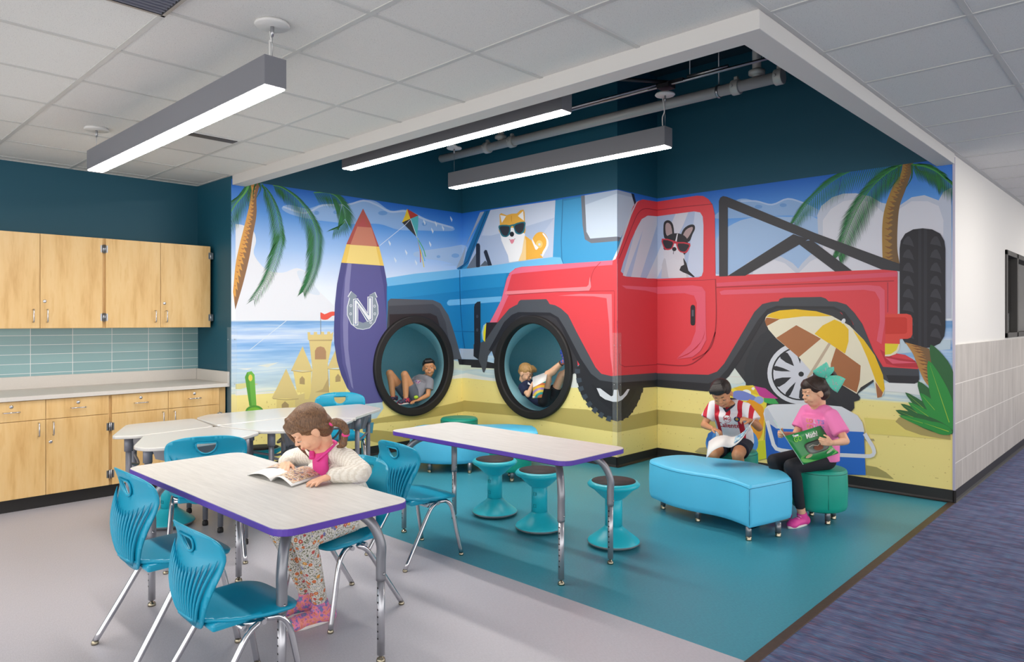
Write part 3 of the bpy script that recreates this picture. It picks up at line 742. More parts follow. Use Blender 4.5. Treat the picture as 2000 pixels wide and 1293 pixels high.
# door lines and highlights
E()
m.line('#b03040', [(72, 357), (250, 335), (425, 318)], 5); m.line('#b03040', [(72, 800), (360, 798), (445, 792)], 3)
m.line('#a92d39', [(445, 790), (450, 1000), (440, 1140), (400, 1240), (300, 1300)], 6, sm=4)
m.poly('#ea6077', [(72, 840), (300, 830), (360, 840), (382, 870), (385, 1100), (360, 1180), (290, 1250), (200, 1292), (290, 1200), (320, 1120), (328, 940), (310, 895), (250, 880), (72, 885)])
G(); m.poly('#ea6077', [(385, 190), (370, 260), (330, 320), (270, 365), (200, 392), (300, 378), (350, 340), (388, 270)]); m.line('#a92d39', [(72, 422), (250, 432), (330, 400), (400, 330), (445, 220)], 6, sm=4)
E(); m.poly('#23232b', [(288, 970), (292, 957), (303, 952), (314, 958), (317, 970), (317, 1068), (313, 1080), (303, 1084), (292, 1080), (288, 1068)]); m.poly('#5c5c6a', [(296, 985), (308, 985), (308, 1025), (296, 1025)])
m.poly('#e5566f', [(450, 815), (1590, 745), (1590, 775), (1300, 790), (455, 838)]); m.line('#a92d39', [(450, 843), (1000, 822), (1570, 802)], 5); m.line('#b5344a', [(1530, 812), (1530, 1000)], 6)
m.poly('#ea6077', [(470, 870), (500, 860), (1400, 828), (1480, 835), (1510, 860), (1512, 1060), (1490, 1200), (1460, 1180), (1480, 1060), (1478, 920), (1450, 870), (1380, 858), (480, 890)])
G(); m.poly('#c52f3f', [(1480, 330), (1530, 360), (1560, 380), (1700, 400), (1725, 445), (1600, 440), (1520, 420)]); m.poly('#ea6077', [(1512, 380), (1560, 420), (1718, 415), (1600, 400)])
# ---- front fender and bumper of the red truck
D()
m.poly('#35343a', [(500, 150), (590, 60), (640, 45), (880, 50), (980, 180), (1060, 300), (1080, 500), (700, 700), (450, 480), (400, 330)])
m.poly('#4d5159', [(262, 290), (300, 285), (350, 262), (440, 130), (540, 12), (580, -10), (605, -22), (615, -45), (630, -57), (830, -63), (845, -45), (855, -25), (900, -15), (945, 10), (1000, 60), (1060, 180), (1150, 350), (1215, 470), (1260, 520), (1340, 538), (1690, 512), (1690, 570), (1380, 630), (1270, 640), (1180, 580), (1090, 430), (1020, 300), (960, 160), (910, 85), (860, 60), (640, 58), (600, 80), (520, 165), (430, 300), (375, 380), (362, 470), (345, 512), (335, 505), (325, 470), (300, 410), (262, 382)])
m.poly('#22232b', [(500, 118), (560, 60), (610, 38), (860, 42), (925, 80), (975, 160), (1040, 285), (1100, 400), (1180, 520), (1250, 572), (1380, 590), (1690, 568), (1690, 618), (1380, 650), (1240, 660), (1170, 590), (1080, 430), (1010, 300), (950, 160), (905, 88), (860, 66), (640, 64), (600, 84), (520, 170), (400, 345), (380, 335)])
m.poly('#2a2228', [(360, 120), (450, 118), (352, 262)]); m.poly('#efdf25', [(362, 125), (340, 140), (326, 195), (332, 250), (352, 272)], 0); m.poly('#a8cfe0', [(362, 125), (340, 140), (326, 195), (332, 250), (341, 262), (338, 200), (348, 150)])
m.poly('#1f232c', [(266, 0), (272, -25), (292, -42), (316, -45), (316, 290), (300, 410), (262, 382), (268, 290)]); m.ell('#444a55', 291, 72, 9, 13); m.ell('#444a55', 291, 178, 9, 13)
# front wheel wrapping the corner
m.poly('#26262d', [(1060, 480), (1066, 560), (1100, 680), (1170, 775), (1260, 845), (1330, 876), (1385, 893), (1430, 875), (1480, 845), (1530, 770), (1562, 700), (1585, 628), (1690, 600), (1380, 590), (1180, 560), (1100, 440)])
m.poly('#1f1f26', [(1180, 600), (1240, 720), (1330, 800), (1385, 815), (1450, 780), (1510, 690), (1530, 640), (1385, 640)])
for a, b in (((1078, 500), 0), ((1090, 570), -10), ((1105, 635), -20), ((1135, 697), -30), ((1170, 755), -38), ((1213, 800), -50), ((1262, 838), -60), ((1320, 866), -72)):
    t = math.radians(b); m.poly('#414a56', [(a[0]+x*math.cos(t)-y*math.sin(t), a[1]+x*math.sin(t)+y*math.cos(t)) for x, y in ((-24, -20), (16, -16), (16, 16), (-24, 20))])
for x, y in ((1420, 868), (1460, 846), (1495, 806), (1525, 758), (1550, 705), (1572, 650)): m.poly('#2b2b33', [(x-12, y-14), (x+12, y-10), (x+8, y+18), (x-10, y+18)])
m.poly('#e3e5ec', [(1222, 628), (1250, 692), (1290, 720), (1350, 738), (1385, 739), (1420, 722), (1455, 685), (1478, 640), (1460, 640), (1425, 685), (1405, 698), (1396, 690), (1388, 645), (1358, 645), (1352, 690), (1338, 697), (1300, 670), (1250, 632)])
m.poly('#26262c', [(1200, 600), (1380, 622), (1690, 566), (1700, 620), (1690, 622), (1385, 640), (1220, 632)])
# ---- rear wheel, arch and bumper (crop G coordinates)
G()
m.poly('#37373c', [(700, 150), (820, 60), (1200, 70), (1340, 200), (1460, 520), (1300, 640), (650, 560), (560, 440)])
t_ = [(985+355*math.cos(a)*(1+.018*(k % 2)), 480+335*math.sin(a)*(1+.018*(k % 2))) for k, a in ((k, 2*math.pi*k/72) for k in range(72))]
m.poly('#2f3137', t_); m.poly('#2b2c32', [(985+300*math.cos(2*math.pi*k/40), 480+285*math.sin(2*math.pi*k/40)) for k in range(40)])
m.ell('#dfe1ea', 985, 480, 213, 196, n=40); m.ell('#26262c', 985, 482, 186, 170, n=40)
m.ell('#d9dbe6', 985, 482, 176, 161, n=40)
for k in range(10):
    a = 2*math.pi*(k+.35)/10; c, q = math.cos(a), math.sin(a); b_ = .55 if k % 2 else 1
    f = lambda r, s_: (985+1.09*(r*c-s_*q), 482+(r*q+s_*c))
    m.poly('#2b2b31', [f(62, 0), f(110, -20*b_), f(150, -27*b_), f(166, -16*b_), f(166, 16*b_), f(150, 27*b_), f(110, 20*b_)])
m.ell('#d9dbe6', 985, 482, 44, 40); m.ell('#26262c', 985, 486, 17, 16)
m.poly('#44474e', [(72, 480), (400, 490), (455, 470), (500, 420), (600, 250), (690, 95), (740, 45), (800, 30), (842, 28), (850, 12), (880, 4), (1110, 0), (1140, 10), (1158, 28), (1210, 30), (1270, 48), (1320, 100), (1370, 170), (1440, 340), (1500, 440), (1725, 455), (1730, 520), (1700, 546), (1540, 540), (1430, 470), (1360, 320), (1310, 160), (1250, 90), (1180, 65), (830, 62), (775, 90), (715, 190), (620, 360), (540, 480), (450, 575), (400, 594), (72, 565)])
m.poly('#2b2b31', [(72, 520), (400, 545), (460, 520), (520, 455), (620, 300), (710, 150), (770, 78), (830, 56), (1190, 60), (1260, 95), (1310, 165), (1300, 200), (1240, 100), (1180, 74), (830, 72), (775, 98), (715, 200), (600, 400), (530, 500), (440, 582), (395, 595), (72, 566)])
m.poly('#28282e', [(1520, 492), (1728, 498), (1725, 535), (1700, 546), (1540, 540)])
m.poly('#303036', [(1060, 460), (1120, 495), (1200, 560), (1335, 602), (1357, 632), (1350, 650), (1318, 660), (1320, 700), (1300, 722), (1270, 712), (1190, 640), (1060, 560)])
# ---- rack bars, spare wheel, tail light
E()
m.poly('#37373d', [(468, 775), (466, 300), (475, 278), (492, 268), (515, 272), (1070, 500), (1605, 695), (1605, 742), (1490, 730), (1080, 562), (522, 338), (522, 773)])
m.poly('#333339', [(520, 772), (632, 770), (1030, 540), (935, 508)]); m.poly('#333339', [(955, 560), (1050, 545), (1305, 738), (1198, 743)])
# clouds and far palm go behind: painted before the bars in their own order below
E()
m.poly('#23222a', [(1605, 600), (1612, 550), (1640, 505), (1690, 478), (1750, 471), (1810, 478), (1860, 505), (1886, 550), (1893, 600), (1893, 1100), (1886, 1150), (1860, 1195), (1810, 1220), (1750, 1227), (1690, 1220), (1640, 1195), (1612, 1150), (1605, 1100)])
m.poly('#302f38', [(1722, 475), (1742, 473), (1742, 1225), (1722, 1223)]); m.poly('#302f38', [(1758, 473), (1778, 475), (1778, 1223), (1758, 1225)])
for k in range(8):
    y = 548+k*83
    for x in (1660, 1833): m.poly('#3d3c44', [(x-36, y+22), (x-26, y-6), (x-8, y-26), (x+8, y-26), (x+26, y+6), (x+36, y+40), (x+10, y+30)])
G(); m.poly('#ea4b40', [(1515, 118), (1525, 107), (1650, 106), (1676, 114), (1686, 135), (1686, 235), (1676, 256), (1655, 264), (1606, 264), (1606, 296), (1515, 294)]); m.poly('#d9352a', [(1515, 128), (1640, 128), (1652, 138), (1652, 222), (1640, 232), (1515, 234)])
m.poly('#f3ead0', [(1513, 293), (1607, 296), (1604, 330), (1580, 360), (1540, 374), (1513, 374)]); m.poly('#f0dc30', [(1513, 293), (1600, 296), (1585, 335), (1550, 360), (1513, 364)])
# ---- parasol, ball, cooler, plant
m.poly('#f2ead0', [(757, 150), (762, 128), (775, 112), (800, 100), (850, 85), (950, 77), (1080, 90), (1180, 120), (1290, 180), (1380, 270), (1450, 370), (1500, 490), (1512, 580), (1502, 615), (1485, 632), (1465, 635), (1440, 520), (1360, 570), (1335, 610), (1220, 540), (1120, 500), (1050, 470), (970, 380), (830, 262), (780, 205)])
m.poly('#f4c61c', [(765, 125), (800, 100), (850, 85), (950, 77), (1080, 90), (1180, 121), (1100, 122), (1000, 122), (850, 140)])
m.poly('#a8683c', [(757, 152), (766, 130), (850, 140), (768, 184)]); m.poly('#b07146', [(955, 178), (1110, 263), (970, 380), (828, 258)])
m.poly('#f4c61c', [(1070, 232), (1120, 180), (1195, 142), (1250, 165), (1284, 205), (1284, 280), (1262, 357), (1115, 263)])
m.poly('#f4c61c', [(1310, 205), (1380, 270), (1450, 370), (1500, 490), (1512, 580), (1500, 605), (1455, 530), (1400, 380), (1360, 290)])
m.poly('#ad6d42', [(1205, 320), (1360, 432), (1355, 520), (1335, 602), (1220, 540), (1170, 500), (1172, 420)]); m.poly('#ad6d42', [(1453, 535), (1500, 602), (1492, 628), (1465, 636)])
m.poly('#cbb69e', [(1158, 288), (1172, 296), (1060, 480), (1030, 512), (1022, 505)]); m.ell('#e9ebf0', 1252, 152, 12, 17, 25)
m.poly('#f6e24a', [(540, 580), (600, 560), (680, 556), (740, 590), (770, 650), (760, 760), (750, 900), (755, 1000), (720, 1030), (600, 1040), (500, 900), (480, 700)])
m.poly('#f0c62a', [(560, 572), (640, 556), (700, 570), (718, 620), (650, 600), (600, 600)]); m.ell('#fbfbf2', 640, 605, 30, 22); m.ell('#fbfbf2', 683, 577, 10, 9)
m.poly('#c93b94', [(690, 560), (760, 575), (840, 640), (760, 640), (722, 620)]); m.poly('#3fae58', [(750, 636), (820, 640), (845, 672), (790, 674), (752, 662)])
m.poly('#7c8bd6', [(560, 596), (620, 592), (700, 630), (690, 650), (600, 650), (560, 640)], 3); m.ell('#9fb1e6', 720, 650, 30, 24)
m.poly('#f3a41c', [(640, 660), (720, 672), (752, 720), (740, 860), (700, 910), (660, 900)], 3); m.poly('#d8dc2a', [(705, 910), (765, 900), (770, 1015), (700, 1032)])
m.ell('#4f93e0', 550, 920, 166, 120); m.ell('#c9a877', 560, 920, 128, 92); m.ell('#6aa9ea', 560, 920, 112, 78)
m.poly('#2f6fc4', [(390, 900), (400, 860), (440, 835), (400, 960)])
m.poly('#bfb07a', [(315, 975), (345, 950), (390, 945), (390, 985)]); m.poly('#bfb07a', [(1380, 895), (1440, 893), (1448, 905), (1400, 912)])
m.poly('#1f62c4', [(765, 760), (830, 825), (1380, 845), (1392, 1122), (1260, 1118), (870, 1065), (800, 1058), (768, 1020), (760, 900)]); m.poly('#2c74d8', [(838, 830), (1380, 845), (1392, 1122), (840, 1062)])
m.poly('#e9ebf3', [(748, 735), (756, 705), (775, 684), (810, 676), (1055, 672), (1240, 690), (1340, 745), (1372, 790), (1385, 850), (830, 828), (790, 800), (760, 790)]); m.poly('#d3d8e6', [(756, 705), (775, 700), (835, 800), (838, 830), (790, 800), (760, 790)])
m.line('#eef0f7', [(772, 780), (812, 930), (830, 955), (860, 965), (1010, 985), (1390, 1002), (1420, 1002), (1438, 994), (1446, 980), (1443, 962), (1435, 940), (1385, 860)], 24)
m.poly('#b5a866', [(1395, 1060), (1460, 1072), (1520, 1105), (1568, 1147), (1395, 1122)])
m.poly('#b9a765', [(1578, 785), (1600, 760), (1650, 745), (1925, 850), (1925, 900), (1850, 890), (1740, 870), (1640, 835)])
E(); 
m.build_later = True
# ---- tan dog with teal sunglasses in the blue car's window
CC()
OR, OD, WH = '#efb344', '#d9992f', '#f3f3f6'
m.ell(OR, 780, 620, 64, 88, 5); m.poly(WH, [(810, 545), (842, 590), (845, 640), (815, 700), (797, 733), (800, 690), (828, 640), (828, 590), (800, 548)], 3); m.ell('#fbd27c', 775, 628, 26, 30); m.poly(WH, [(718, 580), (745, 630), (770, 655), (755, 672), (722, 665)]); m.ell('#d3dae8', 776, 630, 9, 10)
m.poly(OR, [(655, 555), (715, 598), (745, 670), (805, 733), (735, 742), (660, 752), (610, 700)]); m.poly(WH, [(470, 545), (662, 540), (668, 620), (668, 755), (612, 760), (540, 771), (530, 715), (505, 660), (480, 600)]); m.poly('#f6d59a', [(612, 760), (640, 690), (660, 560), (672, 600), (672, 754)])
m.poly(OR, [(465, 395), (478, 386), (520, 402), (560, 390), (600, 388), (628, 362), (652, 358), (660, 380), (662, 470), (668, 520), (662, 545), (600, 520), (530, 520), (470, 545), (458, 520), (468, 470)]); m.poly(WH, [(470, 400), (516, 410), (483, 462)]); m.poly(WH, [(650, 368), (655, 444), (608, 408)])
m.line(OD, [(558, 405), (559, 452)], 5); m.poly(WH, [(545, 500), (575, 500), (610, 545), (640, 545), (600, 595), (560, 625), (500, 575), (480, 560), (520, 545)])
for c_, e in (('#1f7484', 0), ('#2c2f38', 9)):
    m.poly(c_, [(460+e, 482+e), (545-e, 480+e), (552-e, 510), (545-e, 550-e), (520, 572-e), (485+e, 565-e), (468+e, 530)], 3); m.poly(c_, [(578+e, 472+e), (662-e, 452+e), (664-e, 500), (655-e, 535-e), (625, 552-e), (595+e, 545-e), (580+e, 515)], 3)
m.poly('#1f7484', [(540, 480), (585, 470), (585, 488), (562, 486), (545, 500)]); m.ell('#15171d', 562, 550, 17, 20); m.line('#3a3434', [(540, 590), (562, 598), (588, 585)], 4, sm=3); m.poly('#e98ea0', [(548, 594), (580, 590), (576, 612), (562, 626), (550, 612)], 2)
# ---- black and white dog with red sunglasses in the red truck's window
E()
BK = '#25242b'
m.poly('#c9c6ce', [(120, 660), (240, 640), (280, 780), (104, 784), (108, 700)], 0); m.poly('#dedce4', [(130, 660), (250, 650), (262, 782), (150, 784)]); m.poly(BK, [(240, 650), (262, 690), (275, 738), (316, 777), (304, 779), (270, 760), (240, 748), (218, 735), (228, 710), (248, 700)])
m.poly(BK, [(122, 530), (118, 450), (130, 425), (155, 422), (178, 450), (184, 520), (160, 540)], 3); m.poly('#b59d9e', [(132, 500), (130, 450), (145, 436), (165, 455), (172, 515), (145, 520)], 3)
m.poly(BK, [(228, 520), (245, 475), (280, 450), (310, 450), (316, 475), (300, 510), (280, 555), (250, 545)], 3); m.poly('#b59d9e', [(240, 520), (260, 480), (298, 462), (300, 482), (272, 530), (255, 540)], 3)
m.ell(BK, 197, 556, 74, 54); m.poly(BK, [(120, 560), (118, 600), (150, 640), (240, 650), (280, 600), (270, 550)], 0); m.poly('#e8e6ec', [(203, 505), (209, 506), (200, 560), (215, 600), (165, 600), (190, 560)])
m.poly('#dcd9e2', [(122, 612), (180, 590), (236, 622), (250, 650), (225, 672), (180, 660), (150, 672), (122, 655)], 3); m.ell('#1a1a20', 186, 602, 14, 13); m.line('#6b6670', [(182, 615), (180, 634)], 4)
for c_, e in (('#c93445', 0), ('#2b2730', 8)):
    m.poly(c_, [(108+e, 536+e), (180-e*.6, 548+e), (182-e, 580), (165, 604-e), (130+e, 607-e), (114+e, 580)], 2); m.poly(c_, [(203+e, 558+e), (286-e, 566+e), (278-e, 600), (262-e, 626-e), (225, 622-e), (205+e, 596)], 2)
m.poly('#c93445', [(178, 548), (206, 556), (206, 570), (180, 566)])
GD, GM, GY = '#2f6b3a', '#2e9a42', '#a9cf3e'
def leaf(base, tip, w, c, rib=True):
    dx, dy = tip[0]-base[0], tip[1]-base[1]; l = math.hypot(dx, dy); nx, ny = -dy/l, dx/l
    P = [(base[0]+dx*t+nx*w*s_, base[1]+dy*t+ny*w*s_) for t, s_ in ((0, .5), (.3, 1), (.65, .8), (1, 0))]+[(base[0]+dx*t-nx*w*s_, base[1]+dy*t-ny*w*s_) for t, s_ in ((.65, .8), (.3, 1), (0, .5))]
    m.poly(c, P, 3)
    if rib: m.line(GY, [(base[0]+dx*t, base[1]+dy*t) for t in (.05, .5, .93)], 5, taper=True)
# right edge of the picture: sea, clouds, sky, palm, drawn where the truck leaves room
G(); trunk([(1640, 285), (1690, 360), (1725, 450), (1770, 540), (1835, 600)], [(1790, 325), (1810, 390), (1822, 460), (1832, 540), (1838, 600)], '#c08a46', '#85633f', 14, '#8a5a34')
leaf((1925, 560), (1800, 300), 55, GD, False); leaf((1925, 840), (1905, 480), 60, GD, False); leaf((1925, 845), (1720, 530), 60, GD, False)
for b, t, w, c in (((1930, 850), (1640, 600), 38, GD), ((1930, 850), (1612, 672), 34, GD), ((1930, 830), (1735, 605), 44, GM), ((1925, 810), (1787, 400), 62, GM), ((1925, 850), (1660, 662), 34, GM), ((1925, 852), (1640, 722), 34, GM), ((1925, 850), (1580, 712), 40, GD), ((1925, 850), (1600, 745), 26, GM), ((1925, 850), (1750, 790), 34, GM)): leaf(b, t, w, c)
mural_front = m
# background of the right wall (printed behind the truck): its own low layers
m2 = Mural(); m2.frame(1260, 300, 3.226)
m2.poly('#8fb4e4', [(450, 380), (560, 300), (640, 285), (780, 320), (900, 282), (1000, 310), (1100, 360), (1100, 400), (900, 390), (700, 400), (450, 410)], 3)
m2.poly('#a3c2ea', [(450, 540), (560, 440), (700, 400), (900, 400), (1100, 420), (1100, 700), (450, 760)], 3)
m2.line('#b5ccf0', [(600, 300), (700, 300), (800, 322), (900, 285), (1010, 315)], 10, sm=4); m2.ell('#6f9fdc', 870, 325, 22, 12); m2.ell('#6f9fdc', 715, 335, 24, 12)
m2.poly('#c9cfe0', [(640, 800), (640, 690), (700, 655), (780, 635), (860, 650), (930, 690), (965, 725), (990, 690), (1040, 640), (1095, 610), (1088, 450), (1085, 390), (1110, 330), (1180, 275), (1250, 252), (1330, 250), (1420, 270), (1490, 310), (1600, 330), (1680, 275), (1760, 262), (1850, 295), (1880, 240), (1930, 215), (1930, 1040), (640, 1040)], 0)
m2.poly('#dfdfea', [(680, 1040), (680, 720), (740, 680), (800, 665), (880, 690), (960, 760), (1040, 680), (1120, 640), (1120, 420), (1170, 350), (1250, 300), (1340, 285), (1430, 310), (1500, 370), (1600, 350), (1680, 300), (1780, 300), (1850, 330), (1880, 420), (1870, 1040)], 0)
m2.fr = (1260, 300, 3.226); m = m2
trunk([(1625, 60), (1610, 130), (1560, 210), (1515, 330), (1495, 450), (1495, 620), (1500, 700)], [(1690, 60), (1675, 130), (1640, 230), (1605, 330), (1592, 450), (1590, 600), (1605, 700)], '#a9803a', '#7a5c38', 26, '#8a5a30')
G2 = dict(cols=('#1c7a3a', '#3f9a45'), w=5)
m2.frond([(1620, 70), (1480, 60), (1300, 110), (1160, 190), (1020, 320), (935, 440)], (30, 120, 60), (150, 175, 60), n=58, droop=.45, **G2)
m2.frond([(1620, 70), (1530, 120), (1440, 200), (1360, 310), (1300, 430), (1250, 560), (1215, 650)], (90, 150, 70), (150, 185, 80), n=56, droop=.4, **G2)
m2.frond([(1680, 70), (1760, 80), (1830, 110), (1880, 150), (1960, 220)], (120, 150, 120), (90, 90, 60), n=26, droop=.5, rw=14, **G2)
for pts in ([(1680, 70), (1680, 150), (1640, 220)], [(1600, 80), (1590, 160), (1540, 225)], [(1700, 75), (1730, 110), (1790, 120)]): m2.line('#1d5f34', pts, 14, taper=True, sm=3)
# lay m2 under the truck: shift the truck and everything in front outwards
MAXL = max([b[4] for bb_ in m2.boxes for b in bb_] or [1])
for v in mural_front.bm.verts:
    for wi in (3,):
        w = WALLS[wi]
        if abs(v.co.y-w[3]) < .04 and v.co.x > XR+1e-4 and v.co.x < XC+.01 and abs(v.co.y-(w[3]-.0006)) > 1e-5:
            v.co.y -= .00022*MAXL
mur = mural_front.build('wall_mural')
mur2 = m2.build('wall_mural')
# one wallpaper: join the two prints into one mesh
bj = bmesh.new(); bj.from_mesh(mur.data); off = len(mur.data.materials); nf = len(bj.faces)
bj.from_mesh(mur2.data); bj.faces.ensure_lookup_table()
for i in range(nf, len(bj.faces)): bj.faces[i].material_index += off
mm = [x_ for x_ in mur.data.materials]+[x_ for x_ in mur2.data.materials]
for x_ in mm[off:]: mur.data.materials.append(x_)
bj.to_mesh(mur.data); bj.free()
bpy.data.objects.remove(mur2)
tag(mur, 'printed beach mural of a red truck and blue car wrapping the alcove walls', 'mural')
# ================================================================ LAMPS, PIPES, VENTS
lampgrey = mat('lamp_grey_paint', '#7b7c83', .45, .2)
lens = mat('lit_diffuser', '#ffffff', .5, emis='#fff8f0', estr=LAMP)
def pendant(label, x0, x1, y, zb, hh, wd, zc):
    t = thing('pendant_light', label, 'light', ((x0+x1)/2, y, zb), 0, 'long grey linear pendant lights')
    L = x1-x0; mb = MB(); mb.bb(-L/2, L/2, -wd/2, wd/2, .006, hh); o = mb.build('housing', lampgrey, t, bevel=.002)
    MB().bb(-L/2+.006, L/2-.006, -wd/2+.006, wd/2-.006, .0, .007).build('diffuser', lens, t)
    for sx in (-1, 1):
        hx = sx*(L/2-.03)
        MB().tube([(hx, 0, hh), (hx, 0, zc-zb)], .0013, 6).build('suspension_cable', steel, t)
        MB().lathe([(0.001, 0), (.07, 0), (.075, .006), (.07, .016), (.001, .016)], 28, (hx, 0, zc-zb-.016)).build('canopy', mat('white_plastic', '#d5d4d2', .5), t)
        MB().lathe([(.005, 0), (.008, .02), (.008, .045), (.004, .05)], 12, (hx, 0, zc-zb-.06)).build('cable_grip', steel, t)
    MB().tube([tuple(v) for v in crom([(L/2-.05, 0, hh), (L/2-.052, 0, hh+.08), (L/2-.035, 0, (zc-zb+hh)/2), (L/2-.05, 0, zc-zb-.03)], 6)], .0045, 8).build('power_cord', mat('white_plastic', '#d5d4d2', .5), t)
    return t
pendant('grey linear pendant light hanging lowest, below the acoustic ceiling tiles', -5.335, -2.845, 1.50, 2.43, .135, .102, CZ)
pendant('grey linear pendant light half hidden behind the white soffit edge', -5.21, -2.77, 3.405, 2.72, .15, .102, 3.13)
pendant('grey linear pendant light hanging in the alcove nearest the painted cars', -5.21, -2.775, 4.615, 2.72, .15, .110, 3.126)
pipegrey = mat('primed_pipe_grey', '#b4b3b0', .5, .2); galv = mat('galvanised', '#9b9b9f', .35, .8); darkst = mat('dark_steel', '#3a3a3e', .5, .6)
def at(px, py, axis, val):
    r = (px-PX)/FOC; dx, dy = FW[0]+RT[0]*r, FW[1]+RT[1]*r; k = (py-HY)/FOC
    if axis == 'Y': d = val/dy
    elif axis == 'X': d = val/dx
    else: d = (CH-val)/k if k else 1
    return Vector((dx*d, dy*d, CH-k*d))
# sprinkler main
yp = 5.05
a, b = at(862, 308, 'Y', yp), at(1528, 152, 'Y', yp); zp = (a.z+b.z)/2
t = thing('sprinkler_pipe', 'thick light grey water pipe running across the open ceiling recess', 'pipe', (0, yp, zp))
MB().tube([(a.x, 0, 0), (b.x, 0, 0)], .042, 20).build('pipe_run', pipegrey, t)
def coupling(x):
    mb = MB(); mb.tube([(x-.03, 0, 0), (x+.03, 0, 0)], .058, 20); mb.tube([(x-.012, -.07, 0), (x-.012, .07, 0)], .012, 8); mb.box((x, 0, .06), (.03, .03, .04)); mb.build('coupling', pipegrey, t, bevel=.004)
for px in (952, 1000, 1438, 1522): coupling(at(px, 200, 'Y', yp).x)
for px, up in ((1478, 1), (978, .3)):
    x = at(px, 200, 'Y', yp).x; MB().tube([(x, 0, .04), (x, 0, .9*up)], .032, 16).build('riser', pipegrey, t); MB().lathe([(.03, 0), (.06, .01), (.06, .035), (.03, .05)], 18, (x, 0, .05)).build('outlet_clamp', pipegrey, t)
for px in (1404,):
    x = at(px, 200, 'Y', yp).x; mb = MB(); mb.tube([(x, 0, .04), (x, 0, .9)], .006, 8); mb.lathe([(.05, -.01), (.052, 0), (.05, .01)], 20, (x, 0, 0), Matrix.Rotation(math.pi/2, 3, 'Y')); mb.build('pipe_hanger', steel, t)
# conduits / strut
yc = 4.62
p0, p1, p2 = at(1112, 214, 'Y', yc), at(1300, 172, 'Y', yc), at(1512, 124, 'Y', yc)
t = thing('conduit', 'thin shiny metal conduit running through the open ceiling recess above the pendant light', 'conduit', (0, yc, 3.19))
MB().tube([(-4.9, 0, 0), (-1.4, 0, 0)], .011, 10).build('conduit_run', steel, t); MB().tube([(-4.9, -.05, .0), (-2.85, -.05, 0)], .011, 10).build('conduit_run', steel, t)
mb = MB(); mb.bb(-2.95, -2.65, -.02, .02, -.005, .02); mb.tube([(-3.05, -.35, .02), (-2.75, .05, .02)], .014, 8); mb.box((-2.8, 0, -.012), (.1, .1, .03)); mb.build('strut_bracket', darkst, t)
for x in (-2.6, -2.05): MB().tube([(x, 0, 0), (x, 0, .76)], .004, 6).build('hanger_rod', steel, t)
MB().tube([(x_, 0, .02) for x_ in (-2.62, -2.3)], .012, 8).build('coupler', steel, t)
# recess sprinkler disc
sp = at(884, 287, 'Z', 3.1); mb = MB(); mb.lathe([(.001, 0), (.045, 0), (.05, .006), (.03, .02), (.001, .02)], 24, (sp.x, sp.y, 3.1)); mb.tube([(sp.x, sp.y, 3.11), (sp.x, sp.y, 3.5)], .012, 8)
tag(mb.build('ceiling_sprinkler', mat('white_plastic', '#d5d4d2', .5)), 'small white round cap beside the far end of the grey pipe', 'sprinkler')
# ceiling register at the top edge and slot vent
t = thing('ceiling_register', 'grey louvred air grille in the ceiling at the upper edge', 'vent', (-2.81, .835, CZ-.012))
MB().bb(-.29, .29, -.29, .29, .004, .02).build('backing', darkst, t)
for k in range(20): MB().box((-.27+.0285*k, 0, 0), (.006, .56, .018), Matrix.Rotation(.5, 3, 'Y')).build('louvre', galv, t)
mb = MB()
for a_ in ((-.3, -.285, -.3, .3), (.285, .3, -.3, .3), (-.3, .3, -.3, -.285), (-.3, .3, .285, .3)): mb.bb(*a_, -.008, .012)
mb.build('frame', galv, t)
t = thing('slot_diffuser', 'long slot air outlet set in a white ceiling tile beside the low pendant light', 'vent', (-5.2, 2.03, CZ-.006))
MB().bb(-.29, .29, -.29, .29, -.002, .005).build('panel', mat('white_plastic', '#d5d4d2', .5), t, bevel=.002); MB().bb(.2, .28, -.27, .27, -.006, -.001).build('slot', mat('slot_dark', '#4b4a4c', .5), t)
# ================================================================ CABINETS
def woodf(nt, bs):
    n = noisen(nt, coord(nt, (9, 9, 1.6)), 1, 4, .62); n2 = noisen(nt, coord(nt, (60, 60, 4)), 1, 2, .5)
    w = mathn(nt, 'ADD', mathn(nt, 'MULTIPLY', n, .8), mathn(nt, 'MULTIPLY', n2, .2))
    return ramp(nt, w, [(.33, '#c99d5f'), (.48, '#dcb67a'), (.6, '#e0bd84'), (.72, '#d3a766')])
maple = ramp_mat('maple_laminate', woodf, .38)
gapm = mat('cabinet_gap', '#7a5628', .6)
ctop = mat('pale_countertop', '#cfcac4', .4, var=.04, vscale=90)
def pull(parent, p, vertical, n=.03, L=.1):
    mb = MB(); h = L/2
    pts = [(0, 0, -h), (n*.8, 0, -h), (n, 0, -h+.008), (n, 0, h-.008), (n*.8, 0, h), (0, 0, h)] if vertical else [(0, -h, 0), (n*.8, -h, 0), (n, -h+.008, 0), (n, h-.008, 0), (n*.8, h, 0), (0, h, 0)]
    mb.tube(pts, .0045, 10); o = mb.build('handle', chrome, parent); o.location = p; return o
def lock(parent, p):
    mb = MB(); R_ = Matrix.Rotation(math.pi/2, 3, 'Y'); mb.lathe([(.001, .006), (.006, .007), (.0125, .004), (.0135, 0), (.0135, -.002)], 20, (0, 0, 0), R_); mb.box((.0075, 0, 0), (.002, .0015, .009)); o = mb.build('lock', chrome, parent); o.location = p; return o
def hinge(parent, p):
    mb = MB(); mb.tube([(0, 0, -.035), (0, 0, .035)], .006, 10); mb.box((-.002, -.012, 0), (.003, .02, .06)); mb.box((-.002, .012, 0), (.003, .02, .06)); o = mb.build('hinge', steel, parent); o.location = p; return o
FX, UX = -6.21, -6.50
